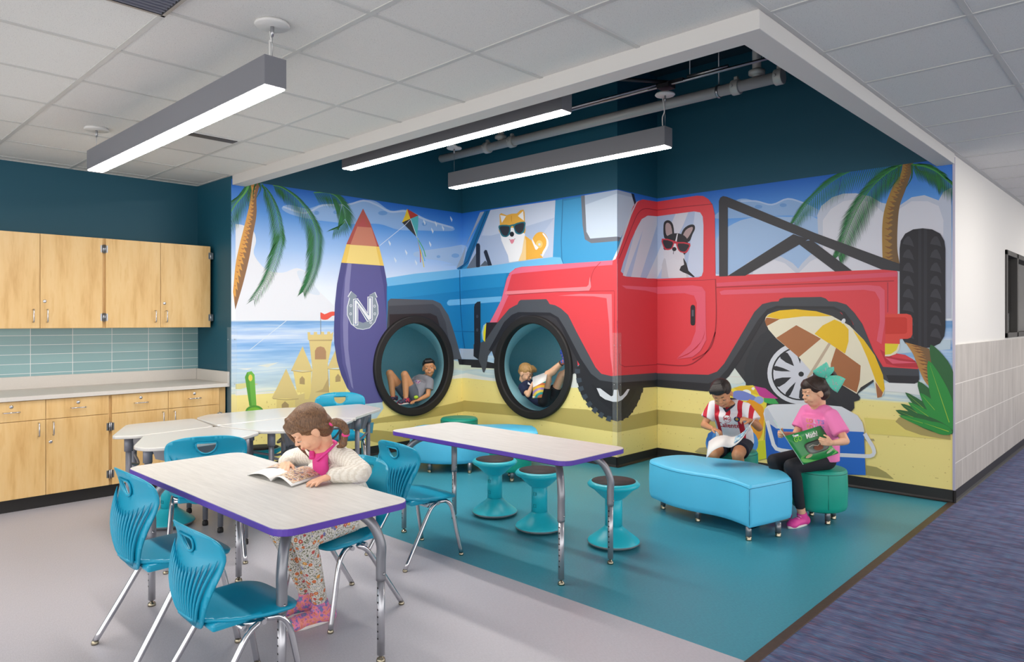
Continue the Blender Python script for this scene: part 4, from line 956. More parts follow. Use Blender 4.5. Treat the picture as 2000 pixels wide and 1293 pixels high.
def upper(y0, y1, label):
    t = thing('wall_cabinet', label, 'cabinet', (UX, y0, 1.357), 0, 'maple wall cabinets'); H = .75
    w = y1-y0; mb = MB(); mb.bb(XW-UX+.001, -.022, 0, w, 0, H); mb.build('body', maple, t)
    for i in (0, 1):
        a, b = (w*i/2+.012 if i == 0 else w/2+.0015), (w/2-.0015 if i == 0 else w-.012)
        d = MB().bb(-.02, 0, a, b, .002, H-.002).build('door', maple, t, bevel=.0015)
        hy = (b-.045) if i == 0 else (a+.045)
        pull(d, (0, hy, .1), True)
        if i == 1: lock(d, (0, a+.03, .215))
        for z in (.09, H-.09): hinge(d, (0.001, (a-.006) if i == 0 else (b+.006), z))
        md = None
    return t
upper(.985, 1.895, 'maple wall cabinet cut by the left edge of the picture'); upper(1.895, 2.79, 'maple wall cabinet at the right end beside the teal wall')
def lower(y0, y1, label):
    t = thing('base_cabinet', label, 'cabinet', (FX, y0, .10), 0, 'maple base cabinets'); H = .725
    w = y1-y0; mb = MB(); mb.bb(XW-FX+.001, -.022, 0, w, 0, H); mb.build('body', maple, t)
    MB().bb(-.12, -.06, 0, w, -.1, 0).build('toe_kick', basem, t)
    for i in (0, 1):
        a, b = (.012, w/2-.0015) if i == 0 else (w/2+.0015, w-.012)
        dr = MB().bb(-.02, 0, a, b, .575, H-.004).build('drawer', maple, t, bevel=.0015)
        pull(dr, (0, (a+b)/2, .645), False); lock(dr, (0, (a+b)/2, .685))
        d = MB().bb(-.02, 0, a, b, .003, .571).build('door', maple, t, bevel=.0015)
        hy = (b-.045) if i == 0 else (a+.045); pull(d, (0, hy, .50), True)
        if i == 1: lock(d, (0, a+.03, .40))
        for z in (.09, .47): hinge(d, (0.001, (a-.006) if i == 0 else (b+.006), z))
    return t
lower(.97, 1.855, 'maple base cabinet cut by the left edge of the picture'); lower(1.855, 2.745, 'maple base cabinet at the right end, partly behind the white desks')
MB().bb(XW+.001, FX-.022, 2.746, 2.80, 0, .824).build('filler_panel', maple)
tag(bpy.data.objects['filler_panel'], 'narrow maple filler strip between the last base cabinet and the teal wall', 'panel')
t = thing('countertop', 'pale grey laminate worktop with raised backsplash on the maple base cabinets', 'countertop', (0, 0, 0))
MB().bb(XW+.001, FX+.025, -.5, YW-.001, .826, .858).build('worktop', ctop, t, bevel=.003)
MB().bb(XW+.001, XW+.02, -.5, YW-.02, .858, .96).build('backsplash', ctop, t, bevel=.002); MB().bb(XW+.02, FX+.025, YW-.02, YW-.001, .858, .96).build('side_splash', ctop, t, bevel=.002)
def gt(nt, bs):
    br = nd(nt, 'ShaderNodeTexBrick'); br.offset = 0; br.inputs['Scale'].default_value = 1
    br.inputs['Brick Width'].default_value = .305; br.inputs['Row Height'].default_value = .078; br.inputs['Mortar Size'].default_value = .0022; br.inputs['Mortar Smooth'].default_value = 0; br.inputs['Bias'].default_value = 0
    s0 = nd(nt, 'ShaderNodeSeparateXYZ'); nt.links.new(coord(nt), s0.inputs[0]); cb = nd(nt, 'ShaderNodeCombineXYZ')
    nt.links.new(mathn(nt, 'ADD', s0.outputs[1], .07), cb.inputs[0]); nt.links.new(mathn(nt, 'ADD', s0.outputs[2], .03), cb.inputs[1]); nt.links.new(cb.outputs[0], br.inputs['Vector'])
    br.inputs['Color1'].default_value = lin('#7fa3a8')+[1]; br.inputs['Color2'].default_value = lin('#8bb0b4')+[1]; br.inputs['Mortar'].default_value = lin('#d5dcdc')+[1]
    bumpn(nt, bs, br.outputs[1], -.4, .002); return br.outputs[0]
MB().bb(XW, XW+.008, -.5, YW-.001, .96, 1.357).build('trim_6', ramp_mat('glass_backsplash_tile', gt, .22), kind='structure')
# corridor window
t = thing('window_1', None, None, (XC, 8.56, 1.245)); t['kind'] = 'structure'
alu = mat('dark_bronze_frame', '#4c4a48', .5, .4); mb = MB(); w, h = 2.04, .89
for a_ in ((0, .05, 0, h), (w-.05, w, 0, h), (0, w, 0, .05), (0, w, h-.05, h), (.62, .69, 0, h)): mb.bb(-.1, .018, a_[0], a_[1], a_[2], a_[3])
mb.build('window_frame', alu, t, bevel=.002, kind='structure')
gls = bpy.data.materials.new('clear_glass'); gls.use_nodes = True; b_ = gls.node_tree.nodes['Principled BSDF']; b_.inputs['Transmission Weight'].default_value = 1; b_.inputs['Roughness'].default_value = 0; b_.inputs['IOR'].default_value = 1.1
MB().bb(-.045, -.04, .05, .62, .05, h-.05).build('pane', gls, t, kind='structure'); MB().bb(-.045, -.04, .69, w-.05, .05, h-.05).build('pane', gls, t, kind='structure')
tag(MB().bb(XC-.30, XC-.06, 8.95, 9.2, 1.246, 1.50).build('paper_tray', mat('white_plastic', '#d5d4d2', .5), bevel=.01), 'white tray standing behind the corridor window', 'tray')
tag(MB().lathe([(.03, 0), (.034, .05), (.034, .10), (.02, .12)], 20, (XC-.13, 9.34, 1.246)).build('cup', mat('smoky_plastic', '#5b5a5c', .3)), 'small dark cup on the ledge behind the corridor window', 'cup')
MB().bb(XC-.45, XC-.001, 8.565, 10.595, 1.215, 1.2452).build('window_sill', alu, kind='structure')
# clear corner guards with screws
acr = mat('clear_acrylic', '#eef4f6', .08); acr.node_tree.nodes['Principled BSDF'].inputs['Alpha'].default_value = .05
def guard(x, y, sx, sy, z0, z1, label):
    g = thing('corner_guard', label, 'corner guard', (x, y, 0), 0, 'clear plastic corner guards')
    e = .012; mb = MB(); mb.bb(0, sx*.045, sy*e, sy*(e+.002), z0, z1); mb.bb(-sx*0-sx*0, 0, 0, 0, z0, z0+.0001) if 0 else None
    mb.build('guard_face', acr, g)
    for z in (z0+.1, (z0+z1)/2, z1-.1): MB().ell((sx*.02, sy*(e+.003), z), (.004, .002, .004), nu=8, nv=6).build('screw', steel, g)
    return g
g = thing('corner_guard', 'clear plastic corner guard with small screws on the outer corner of the mural wall', 'corner guard', (XR, YB, 0))
MB().bb(-.045, .014, -.016, -.0135, .1, 1.30).build('guard_face', acr, g); MB().bb(.0135, .016, -.014, .045, .1, 1.30).build('guard_face', acr, g)
for z in (.42, .80, 1.18):
    MB().ell((-.025, -.0175, z), (.0045, .002, .0045), nu=8, nv=6).build('screw', steel, g); MB().ell((.0175, .025, z), (.002, .0045, .0045), nu=8, nv=6).build('screw', steel, g)
g = thing('corner_guard', 'clear plastic corner guard with small screws where the teal wall meets the mural', 'corner guard', (XL, YW, 0))
MB().bb(.0135, .016, -.014, .045, .1, 1.36).build('guard_face', acr, g); MB().bb(-.045, .014, -.016, -.0135, .1, 1.36).build('guard_face', acr, g)
for z in (.45, .85, 1.25):
    MB().ell((-.025, -.0175, z), (.0045, .002, .0045), nu=8, nv=6).build('screw', steel, g); MB().ell((.0175, .025, z), (.002, .0045, .0045), nu=8, nv=6).build('screw', steel, g)

# added ceiling lights, out of view, that brighten the corridor walls
for q, (lx, ly) in enumerate(((.28, 6.75), (.28, 10.4))):
    t = thing('added_corridor_light', ('added unseen square light brightening the corridor, nearer the camera', 'added unseen square light brightening the corridor, farther down')[q], 'light', (lx, ly, CZ-.008), 0, 'added unseen corridor lights')
    MB().bb(-.29, .29, -.29, .29, -.004, .001).build('frame', gridm, t); MB().bb(-.26, .26, -.26, .26, -.008, -.004).build('diffuser', lens, t)
# ================================================================ CHAIRS
cplast = mat('teal_blue_plastic', '#0a98ba', .34, bump=.08, bscale=500)
def make_chair(name, label, group, col=None):
    m_ = col or cplast; t = thing(name, label, 'chair', (0, 0, 0), 0, group)
    ZS, ZT = .40, .745
    # back shell
    def bmap(u, v):
        s_ = v/(ZT-ZS+.03); y = -.145-.030*math.sin(math.pi*min(1, s_/.75))-.040*max(0, (s_-.6)/.4)**2+.95*u*u*(.6+.4*s_)
        return (u*1.06, y, ZS-.050+v*1.03)
    H = ZT-ZS+.03
    R_ = [(.055, 0), (.095, .025), (.145, .10), (.188, .19), (.205, .26), (.203, .315), (.182, .345), (.12, .366), (.05, .374)]
    out = [tuple(p)[:2] for p in crom([(-x, y) for x, y in R_[::-1]]+R_, 4)]
    hole = [(-.048, .338), (.048, .338)]+[(.052*math.cos(a), .328-.052*math.sin(a)) for a in [math.pi*k/12 for k in range(0, 13)]]
    mb = MB(); plate(mb, out, [hole], bmap, step=.022, thick=.007, smooth=True)
    for i in range(-6, 7):
        top = .285-.06*math.cos(i/6*1.45)
        pts = []
        for k in range(9):
            v = .02+(top-.02)*k/8; u = i*(.0075+.0215*(v/.25)**.75)
            p = bmap(u, v); pts.append((p[0], p[1]-.0095, p[2]))
        mb.tube(pts, [.002]+[.006]*7+[.001], 6, flat=1.0)
    b = mb.build('backrest', m_, t); 
    # rim of the handle opening
    hp = [bmap(u, v) for u, v in hole]; MB().tube([(p[0], p[1]-.004, p[2]) for p in hp+[hp[0]]], .005, 6).build('handle_rim', m_, b)
    def smap(x, y):
        e = abs(x)/.2; z = ZS-.012*e**5+(-.35*max(0, y-.11)**2*6 if y > .11 else 0)+.05*max(0, -y-.10)**1.25-.012*math.exp(-((y+.03)/.08)**2)*(1-e*e)
        return (x, y, z)
    so = [tuple(p)[:2] for p in crom([(-.055, -.175), (-.105, -.14), (-.165, -.05), (-.20, .06), (-.20, .15), (-.165, .20), (-.08, .215), (.08, .215), (.165, .20), (.20, .15), (.20, .06), (.165, -.05), (.105, -.14), (.055, -.175)], 4)]
    mb = MB(); plate(mb, so, [], smap, step=.022, thick=-.0, smooth=True) if 0 else plate(mb, so, [], smap, step=.022, thick=.013, smooth=True)
    st = mb.build('seat', m_, t)
    mb = MB(); mb.box((0, 0, ZS-.03), (.30, .26, .03)); mb.build('seat_bracket', m_, st, bevel=.01)
    mb = MB(); mb.tube([(-.17, -.02, ZS-.055), (.17, -.02, ZS-.055)], .011, 10); mb.tube([(-.17, .06, ZS-.055), (.17, .06, ZS-.055)], .011, 10)
    mb.build('underseat_frame', chrome, t)
    for sx in (-1, 1):
        for fr in (0, 1):
            P = [(.205, -.215, .012), (.185, -.02, .315), (.178, .03, .352), (.165, .02, .352), (.12, -.02, ZS-.055)] if not fr else [(.205, .215, .012), (.188, .155, .30), (.180, .12, .350), (.168, .085, .356), (.12, .06, ZS-.055)]
            lg = MB().tube([tuple(v) for v in crom([(sx*p[0], p[1], p[2]) for p in [P[0], tuple((P[0][i]+P[1][i])/2 for i in range(3))]+P[1:]], 5)], .0125, 12).build('leg', chrome, t)
            MB().lathe([(.004, .022), (.012, .016), (.0155, .006), (.014, 0), (.001, 0)], 14, (sx*.205, P[0][1], 0)).build('foot_glide', mat('nickel_glide', '#a39a86', .25, 1), lg)
    return t
G1 = 'teal plastic chairs at the purple edged tables'
ch = make_chair('school_chair', 'teal ribbed school chair nearest the camera, pulled up to the front table', G1); ch.location = (-2.57, 1.17, 0); ch.scale = (.94, .95, .94)
def cp(label, loc, rz, sc=1.0):
    c = copy_tree(ch, None, label, loc, rz); c.scale = (sc, sc, sc); return c
c = cp('teal ribbed school chair at the near left corner of the front table', (-3.23, 1.19, 0), 0); c.scale = (1.06, 1.03, 1.07)
cp('teal school chair the girl in the white cardigan is sitting on', (-3.01, 1.94, 0), math.pi+.06, .98)
cp('teal ribbed school chair beside the empty purple edged table', (-3.36, 2.67, 0), -.04, .96)
cp('teal school chair between the front table and the white desks, only its top showing', (-4.24, 1.79, 0), 1.17, 1.02)
cp('teal school chair standing behind the right end of the white desks', (-5.45, 3.50, 0), -2.09, 1.03)
# ================================================================ PURPLE EDGED TABLES
def ttop(nt, bs):
    n = noisen(nt, coord(nt, (6, 70, 1), rot=(0, 0, 0)), 1, 3, .6); return ramp(nt, n, [(.3, '#c2c0bc'), (.55, '#cbc9c5'), (.75, '#d3d1cd')])
ttopm = ramp_mat('woven_white_laminate', ttop, .42); purp = mat('purple_edge_band', '#5a3ea6', .4)
def table(x0, x1, y0, y1, zt, label, legs, fold=0):
    cx, cy = (x0+x1)/2, (y0+y1)/2; t = thing('activity_table', label, 'table', (cx, cy, 0), 0, 'white tables with purple edges')
    pl = rrect(x0-cx, x1-cx, y0-cy, y1-cy, .07)
    mb = MB(); mb.prism(pl, zt-.028, zt-.0015); mb.build('edge_band', purp, t, bevel=.003)
    mb = MB(); mb.prism([(p[0]*.9975, p[1]*.994) for p in pl], zt-.01, zt); mb.build('tabletop', ttopm, t)
    mb = MB(); mb.bb(x0-cx+.08, x1-cx-.08, y0-cy+.06, y1-cy-.06, zt-.045, zt-.028); mb.build('apron', mat('dark_underside', '#3a3436', .7), t)
    for (lx, ly) in legs:
        lx -= cx; ly -= cy; ix = -1 if lx > 0 else 1; iy = -1 if ly > 0 else 1
        top = [(lx+ix*.12, ly+iy*.11, zt-.04), (lx+ix*.07, ly+iy*.065, zt-.06), (lx+ix*.025, ly+iy*.023, zt-.11), (lx, ly, zt-.19), (lx, ly, zt-.26), (lx, ly, .34)]
        lg = MB().tube([tuple(v) for v in crom(top, 6)], .0205, 18).build('leg', legpaint, t)
        mb = MB(); mb.tube([(lx, ly, .345), (lx, ly, .03)], .0165, 16)
        ins = mb.build('leg_insert', mat('polished_leg_insert', '#b4b4ba', .28, .75), lg)
        mb = MB()
        for k in range(8): mb.ell((lx, ly-.0162, .31-.03*k), (.0045, .0006, .0045), nu=10, nv=6)
        mb.build('adjustment_holes', black, lg)
        MB().lathe([(.006, .035), (.008, .02), (.016, .016), (.019, .008), (.019, 0), (.001, 0)], 18, (lx, ly, 0)).build('foot_glide', mat('nickel_glide', '#a39a86', .25, 1), lg)
        MB().ell((lx+.021, ly, .37), (.006, .006, .006), nu=10, nv=6).build('screw', steel, lg)
    return t
table(-3.85, -2.285, 1.22, 1.81, .68, 'white table with purple edge in the foreground, where the girl reads', [(-3.71, 1.295), (-3.71, 1.74), (-2.41, 1.295), (-2.41, 1.74)])
table(-3.86, -2.325, 2.85, 3.425, .68, 'empty white table with purple edge standing on the teal floor', [(-3.77, 2.91), (-3.77, 3.36), (-2.41, 2.915), (-2.41, 3.365)])
# ================================================================ WHITE DESK CLUSTER
dtop = mat('glossy_white_hard_plastic', '#cfcdc9', .22, coat=.2); dbox = mat('grey_book_box', '#85868c', .5)
def desk(label, pl, legs, box=None, rail=None, zt=.69):
    cx = sum(p[0] for p in pl)/len(pl); cy = sum(p[1] for p in pl)/len(pl)
    t = thing('student_desk', label, 'desk', (cx, cy, 0), 0, 'white desks pushed together')
    q = [tuple(v)[:2] for v in crom([(p[0]-cx, p[1]-cy) for p in pl], 1, closed=True)]
    # round the corners
    r = []
    n = len(q)
    for i in range(n):
        a, b, c = Vector(q[i-1]), Vector(q[i]), Vector(q[(i+1) % n]); k = min(.05, (a-b).length*.4, (c-b).length*.4)
        u = (a-b).normalized()*k; v = (c-b).normalized()*k
        for s_ in (0, .33, .66, 1): r.append(tuple((b+u)*(1-s_)**2+b*2*s_*(1-s_)+(b+v)*s_*s_))
    mb = MB(); mb.prism(r, zt-.022, zt); mb.build('tabletop', dtop, t, bevel=.007, seg=3)
    for lx, ly in legs:
        lx -= cx; ly -= cy
        lg = MB().tube([(lx, ly, .04), (lx, ly, zt-.09)], .018, 14).build('leg', greyleg, t); MB().tube([(lx, ly, zt-.11), (lx, ly, zt-.022)], .026, 14).build('leg_socket', greyleg, lg)
        MB().lathe([(.006, .04), (.018, .03), (.02, .01), (.018, 0), (.001, 0)], 14, (lx, ly, 0)).build('foot_glide', black, lg)
    if len(legs) > 1:
        for i, j in ((0, 1), (2, 3)) if len(legs) > 3 else ((0, 1),):
            a, b = legs[i], legs[j]; mx, my = (a[0]+b[0])/2-cx, (a[1]+b[1])/2-cy; mx *= .75; my *= .75
            MB().tube([tuple(v) for v in crom([(a[0]-cx, a[1]-cy, .50), (mx, my, .46), (b[0]-cx, b[1]-cy, .50)], 6)], .009, 8).build('brace', greyleg, t)
    if box:
        bx, by, w, d, rz = box; mb = MB(); R_ = Matrix.Rotation(rz, 3, 'Z')
        rib = []
        for k in range(2*14+1): rib.append((-w/2+w*k/28, -d/2+(.004 if k % 2 else 0)))
        pl2 = rib+[(w/2, d/2), (-w/2, d/2)]
        a_ = [mb.bm.verts.new(R_ @ Vector((p[0], p[1], zt-.026))+Vector((bx-cx, by-cy, 0))) for p in pl2]; b_ = [mb.bm.verts.new(R_ @ Vector((p[0]*.86, p[1]*.86, zt-.13))+Vector((bx-cx, by-cy, 0))) for p in pl2]
        mb._f(a_); mb._f(b_[::-1])
        for i in range(len(pl2)): mb._f([a_[i], b_[i], b_[(i+1) % len(pl2)], a_[(i+1) % len(pl2)]])
        mb.build('book_box', dbox, t)
    return t
desk('white wedge desk nearest the camera in the cluster, with the teal chair in front', [(-4.40, 1.43), (-4.78, 1.62), (-4.82, 2.09), (-4.37, 2.20), (-4.25, 2.02), (-4.20, 1.62), (-4.28, 1.46)], [(-4.42, 1.52), (-4.69, 1.62), (-4.30, 2.06), (-4.66, 2.06)], (-4.52, 1.8, .36, .26, -1.4))
desk('white wedge desk whose pointed tip lies closest to the base cabinets', [(-4.88, 1.46), (-5.36, 1.70), (-5.34, 2.16), (-4.84, 2.10), (-4.79, 1.60)], [(-4.90, 1.57), (-5.26, 1.72), (-5.30, 2.11), (-4.90, 2.06)], (-5.06, 1.86, .36, .26, -1.4))
desk('white desk in the middle of the cluster behind the reading girl', [(-4.83, 2.11), (-4.40, 2.22), (-4.24, 2.42), (-4.28, 2.75), (-4.45, 2.98), (-4.86, 2.70)], [(-4.42, 2.30), (-4.36, 2.46), (-4.72, 2.3), (-4.72, 2.62)], (-4.5, 2.6, .34, .24, 1.2))
desk('white desk at the back of the cluster below the painted sandcastle', [(-4.86, 2.13), (-5.36, 2.18), (-5.48, 2.32), (-5.44, 2.95), (-5.28, 3.15), (-4.88, 2.68)], [(-5.3, 2.3), (-5.0, 2.3), (-5.3, 2.9), (-5.0, 2.7)], (-5.15, 2.6, .34, .24, 1.5))
desk('white wedge desk at the right end of the cluster with ribbed grey book box', [(-4.87, 2.72), (-5.27, 3.17), (-5.21, 3.54), (-4.82, 3.49), (-4.52, 3.03), (-4.46, 3.0)], [(-4.60, 3.10), (-4.86, 3.38), (-4.88, 2.88), (-5.14, 3.3)], (-4.88, 3.16, .40, .28, .95))
# ================================================================ WOBBLE STOOLS
st_c = mat('turquoise_stool_plastic', '#22b9cb', .35); st_p = mat('black_grip_pad', '#2a2728', .7, bump=.3, bscale=400)
def stool(label, loc, h, group='wobble stools'):
    t = thing('wobble_stool', label, 'stool', (*loc, 0), 0, group)
    MB().lathe([(.001, .004), (.10, .003), (.158, .016), (.166, .026), (.160, .036), (.12, .066), (.085, .094), (.062, .112), (.056, .125)], 48).build('base', st_c, t)
    MB().lathe([(.001, 0), (.09, 0), (.150, .010), (.167, .024), (.166, .028), (.150, .016)], 48).build('rubber_edge', mat('grey_rubber', '#7d7b7e', .6), t)
    MB().lathe([(.054, .11), (.054, h-.07), (.001, h-.07)], 32).build('column', st_c, t)
    MB().lathe([(.052, h-.115), (.075, h-.10), (.13, h-.048), (.160, h-.03), (.166, h-.018), (.155, h-.005), (.14, h), (.001, h)], 48).build('seat', st_c, t)
    MB().lathe([(.001, 0), (.139, 0), (.139, .0025), (.001, .003)], 48, (0, 0, h-.001)).build('seat_pad', st_p, t)
    for z in (h*.42, h*.62):
        mb = MB()
        for a in ((-.011, -.009, -.01, .01), (.009, .011, -.01, .01), (-.011, .011, -.011, -.009), (-.011, .011, .009, .011)): mb.bb(a[0], a[1], -.056, -.0525, z+a[2], z+a[3])
        mb.build('height_mark', mat('teal_relief', '#128a9a', .4), t)
    return t
s1 = stool('turquoise wobble stool with black pad, leftmost of the three by the empty table', (-3.64, 3.64), .405)
copy_tree(s1, None, 'turquoise wobble stool with black pad, middle one of the three by the empty table', (-3.155, 3.585, 0), .1)
copy_tree(s1, None, 'turquoise wobble stool behind the far right leg of the empty table', (-2.60, 3.665, 0), .2)
copy_tree(s1, None, 'turquoise wobble stool standing under the left end of the white desks', (-5.09, 1.89, 0), .3)
copy_tree(s1, None, 'turquoise wobble stool between the white desks, only its black pad showing', (-5.33, 2.68, 0), .3)
# ================================================================ UPHOLSTERED BENCHES AND OTTOMANS
vin_b = mat('light_blue_vinyl', '#5cc8f0', .42, bump=.15, bscale=60, var=.04, vscale=5); vin_g = mat('green_vinyl', '#0f9b86', .45, bump=.12, bscale=60, var=.05, vscale=6)
seamm = mat('dark_seam', '#1c7fa8', .7); seamg = mat('dark_green_seam', '#0c6e60', .7)
def soft(name, label, cat, pl, z0, z1, m_, sm_, legs, group, seams=(), crown=.012, gap=None):
    cx = sum(p[0] for p in pl)/len(pl); cy = sum(p[1] for p in pl)/len(pl); t = thing(name, label, cat, (cx, cy, 0), 0, group)
    q = [(p[0]-cx, p[1]-cy) for p in pl]
    mb = MB(); rings = []
    def inset(d):
        n = len(q); o = []
        for i in range(n):
            a, b, c = Vector(q[i-1]), Vector(q[i]), Vector(q[(i+1) % n]); e1 = (b-a).normalized(); e2 = (c-b).normalized()
            n1 = Vector((-e1.y, e1.x)); n2 = Vector((-e2.y, e2.x)); nn = (n1+n2); nn = nn/max(.35, nn.length_squared/2) if nn.length > 1e-6 else n1
            o.append(tuple(b+nn*d*sg))
        return o
    area = sum(q[i][0]*q[(i+1) % len(q)][1]-q[(i+1) % len(q)][0]*q[i][1] for i in range(len(q))); sg = 1 if area > 0 else -1
    for d, z in ((.03, z0), (.008, z0+.012), (0, z0+.04), (-.003, (z0+z1)/2), (0, z1-.03), (.002, z1-.016), (.007, z1-.005), (.016, z1)):
        rings.append([mb.bm.verts.new((p[0], p[1], z)) for p in inset(d)])
    n = len(q)
    for i in range(len(rings)-1):
        for k in range(n): mb._f([rings[i][k], rings[i][(k+1) % n], rings[i+1][(k+1) % n], rings[i+1][k]], True)
    mb._f(rings[0][::-1]); f = mb._f(rings[-1], True)
    body = mb.build('cushion', m_, t)
    ip = inset(.001); z = z1-.022
    MB().tube([(p[0], p[1], z) for p in ip]+[(ip[0][0], ip[0][1], z)], .0022, 5, cap=False).build('piping', sm_, body)
    for i in seams:
        p = inset(-.0015)[i]; MB().tube([(p[0], p[1], z0+.03), (p[0], p[1], z1-.02)], .0018, 5).build('seam', sm_, body)
    for lx, ly in legs:
        lg = MB().tube([(lx-cx, ly-cy, .028), (lx-cx, ly-cy, z0+.01)], .019, 16).build('leg', mat('satin_metal_leg', '#8b8b90', .35, .7), t)
        MB().lathe([(.008, .03), (.019, .024), (.017, .012), (.019, .008), (.019, 0), (.001, 0)], 16, (lx-cx, ly-cy, 0)).build('foot_glide', mat('nickel_glide', '#a39a86', .25, 1), lg)
    return t
def smooth_plan(corners):
    """list of edges; each edge list of points smoothed, corners kept"""
    out = []
    for e in corners: out += [tuple(v)[:2] for v in crom(e, 6)][:-1]
    return out
bp = smooth_plan([[(-1.985, 4.275), (-1.93, 4.49), (-1.885, 4.70)], [(-1.885, 4.70), (-2.0, 4.86), (-2.2, 4.985), (-2.42, 5.01), (-2.62, 4.97), (-2.77, 4.96)], [(-2.77, 4.96), (-2.86, 4.88), (-2.91, 4.76), (-2.925, 4.6), (-2.87, 4.52)], [(-2.87, 4.52), (-2.68, 4.43), (-2.5, 4.395), (-2.27, 4.40), (-2.1, 4.345), (-1.985, 4.275)]])
soft('curved_bench', 'bright blue curved bench in front of the two children on green ottomans', 'bench', bp, .085, .368, vin_b, seamm, [(-2.825, 4.62), (-2.47, 4.50), (-2.02, 4.34), (-1.915, 4.55), (-2.62, 4.86), (-2.2, 4.86)], 'light blue curved benches', seams=(0, 33))
bp2 = smooth_plan([[(-4.40, 4.98), (-4.56, 5.14), (-4.70, 5.24)], [(-4.70, 5.24), (-4.95, 5.15), (-5.1, 4.98), (-5.25, 4.82), (-5.42, 4.68), (-5.55, 4.52)], [(-5.55, 4.52), (-5.5, 4.35), (-5.35, 4.2), (-5.2, 4.12)], [(-5.2, 4.12), (-4.98, 4.22), (-4.82, 4.38), (-4.72, 4.6), (-4.58, 4.8), (-4.40, 4.98)]])
soft('curved_bench', 'blue curved bench by the mural, mostly hidden behind the empty table', 'bench', bp2, .085, .368, vin_b, seamm, [(-5.08, 4.22), (-4.79, 4.46), (-4.5, 4.9), (-4.72, 5.1), (-5.2, 4.75), (-5.4, 4.5)], 'light blue curved benches', seams=())
def round_plan(c, r, flat=0, a0=0, n=28):
    return [(c[0]+r*math.cos(a0+2*math.pi*k/n)*(1-flat*max(0, math.cos(2*math.pi*k/n))), c[1]+r*math.sin(a0+2*math.pi*k/n)) for k in range(n)]
def ott(label, c, r, z1, seams=(9, 20), name='ottoman'):
    return soft(name, label, 'ottoman', round_plan(c, r), .085, z1, vin_g, seamg, [(c[0]+.11*math.cos(a), c[1]+.11*math.sin(a)) for a in (-2.3, -.7, .9, 2.4)], 'green round ottomans', seams=seams)
OT_R, OT_L = (-1.865, 5.135), (-2.62, 5.36)
ott('green ottoman with silver legs under the girl in the pink shirt', OT_R, .185, .375, seams=(24, 14))
ott('green ottoman under the boy in the red and white jersey', OT_L, .185, .375)
ott('green ottoman behind the wobble stools under the empty table', (-4.36, 4.56), .19, .30)
ott('green ottoman farthest away in the mural corner, just its top showing', (-5.62, 5.08), .20, .375)
# ================================================================ PEOPLE
def V(*a): return Vector(a)
SKIN = {}
def skinm(k, c):
    if k not in SKIN:
        m_ = mat('skin_'+k, c, .5, var=.05, vscale=40, bump=.06, bscale=500); b = m_.node_tree.nodes['Principled BSDF']
        b.inputs['Subsurface Weight'].default_value = .12; b.inputs['Subsurface Radius'].default_value = (.012, .005, .003); b.inputs['Subsurface Scale'].default_value = .5
        SKIN[k] = m_
    return SKIN[k]
def hairm(name, a, b):
    def f(nt, bs):
        v = coord(nt, (1, 1, .22)); n = noisen(nt, v, 240, 3, .6); bumpn(nt, bs, n, .7, .003)
        return ramp(nt, n, [(.3, a), (.7, b)])
    return ramp_mat(name, f, .45)
def cloth(name, c, rough=.85, sc=90): 
    return mat(name, c, rough, bump=.35, bscale=sc, var=.04, vscale=9)
def limb(mb, pts, rs, n=14, flat=1.0, up=None, sub=5):
    P = crom(pts, sub); R = []
    m_ = len(pts)-1
    for i in range(len(P)):
        t = i/sub; k = min(int(t), m_-1); f = t-k; f = f*f*(3-2*f); R.append(rs[k]*(1-f)+rs[k+1]*f)
    mb.tube(P, R, n, flat=flat, up=up)
    if flat == 1.0:
        mb.ell(P[0], R[0]*.995, nu=n, nv=8); mb.ell(P[-1], R[-1]*.995, nu=n, nv=8)
def hand(mb, w, d, n_, u, curl=.5, s=1.0, spread=.12, thumb=.3, pinch=0):
    """w wrist, d finger direction, n_ direction the palm faces, u towards the thumb side"""
    d = V(*d).normalized(); n_ = V(*n_); n_ = (n_-d*n_.dot(d)).normalized(); u_ = V(*u); u = (u_-d*u_.dot(d)-n_*u_.dot(n_)).normalized(); w = V(*w)
    for i in range(4):
        o = (.019-.0125*i)*s; k = w+d*(.060-.004*abs(i-1.2))*s+u*o
        mb.tube([w+u*o*.45+d*.002, w+d*.03*s+u*o*.85, k], [.0105*s, .0105*s, .0088*s], 10); mb.ell(k, .0088*s, nu=10, nv=6)
        L = (.052, .058, .054, .043)[i]*s; dd = (d+u*spread*(1.2-i)*.8).normalized(); p = k; pts = [p]; a = 0
        for j, (seg, ca) in enumerate(((.42, .55), (.33, .95), (.25, .7))):
            a += curl*ca*(1+.12*i); v = dd*math.cos(a)+n_*math.sin(a); p = p+v*L*seg; pts.append(p)
        mb.tube(pts, [.0078*s, .0073*s, .0068*s, .0056*s], 10); mb.ell(pts[-1], .0057*s, nu=10, nv=6)
        for q in pts[1:3]: mb.ell(q, .0074*s, nu=10, nv=6)
    b = w+d*.018*s+u*.016*s; t1 = b+(u*.75+d*.65+n_*thumb).normalized()*.030*s; t2 = t1+(u*.25+d*.9+n_*(thumb+pinch)).normalized()*.027*s
    mb.tube([b, t1, t2], [.0115*s, .009*s, .0066*s], 10); mb.ell(b, .0115*s, nu=10, nv=6); mb.ell(t1, .0088*s, nu=10, nv=6); mb.ell(t2, .0067*s, nu=10, nv=6)
    mb.ell(w+d*.03*s, (.0, .0, .0) if 0 else .016*s, nu=12, nv=8)
def rotm(yaw=0, pitch=0, roll=0):
    """yaw to the left, pitch down, roll to the right, in the person's own axes (x right, y forward, z up)"""
    return (Matrix.Rotation(math.radians(yaw), 3, 'Z') @ Matrix.Rotation(-math.radians(pitch), 3, 'X') @ Matrix.Rotation(math.radians(roll), 3, 'Y'))
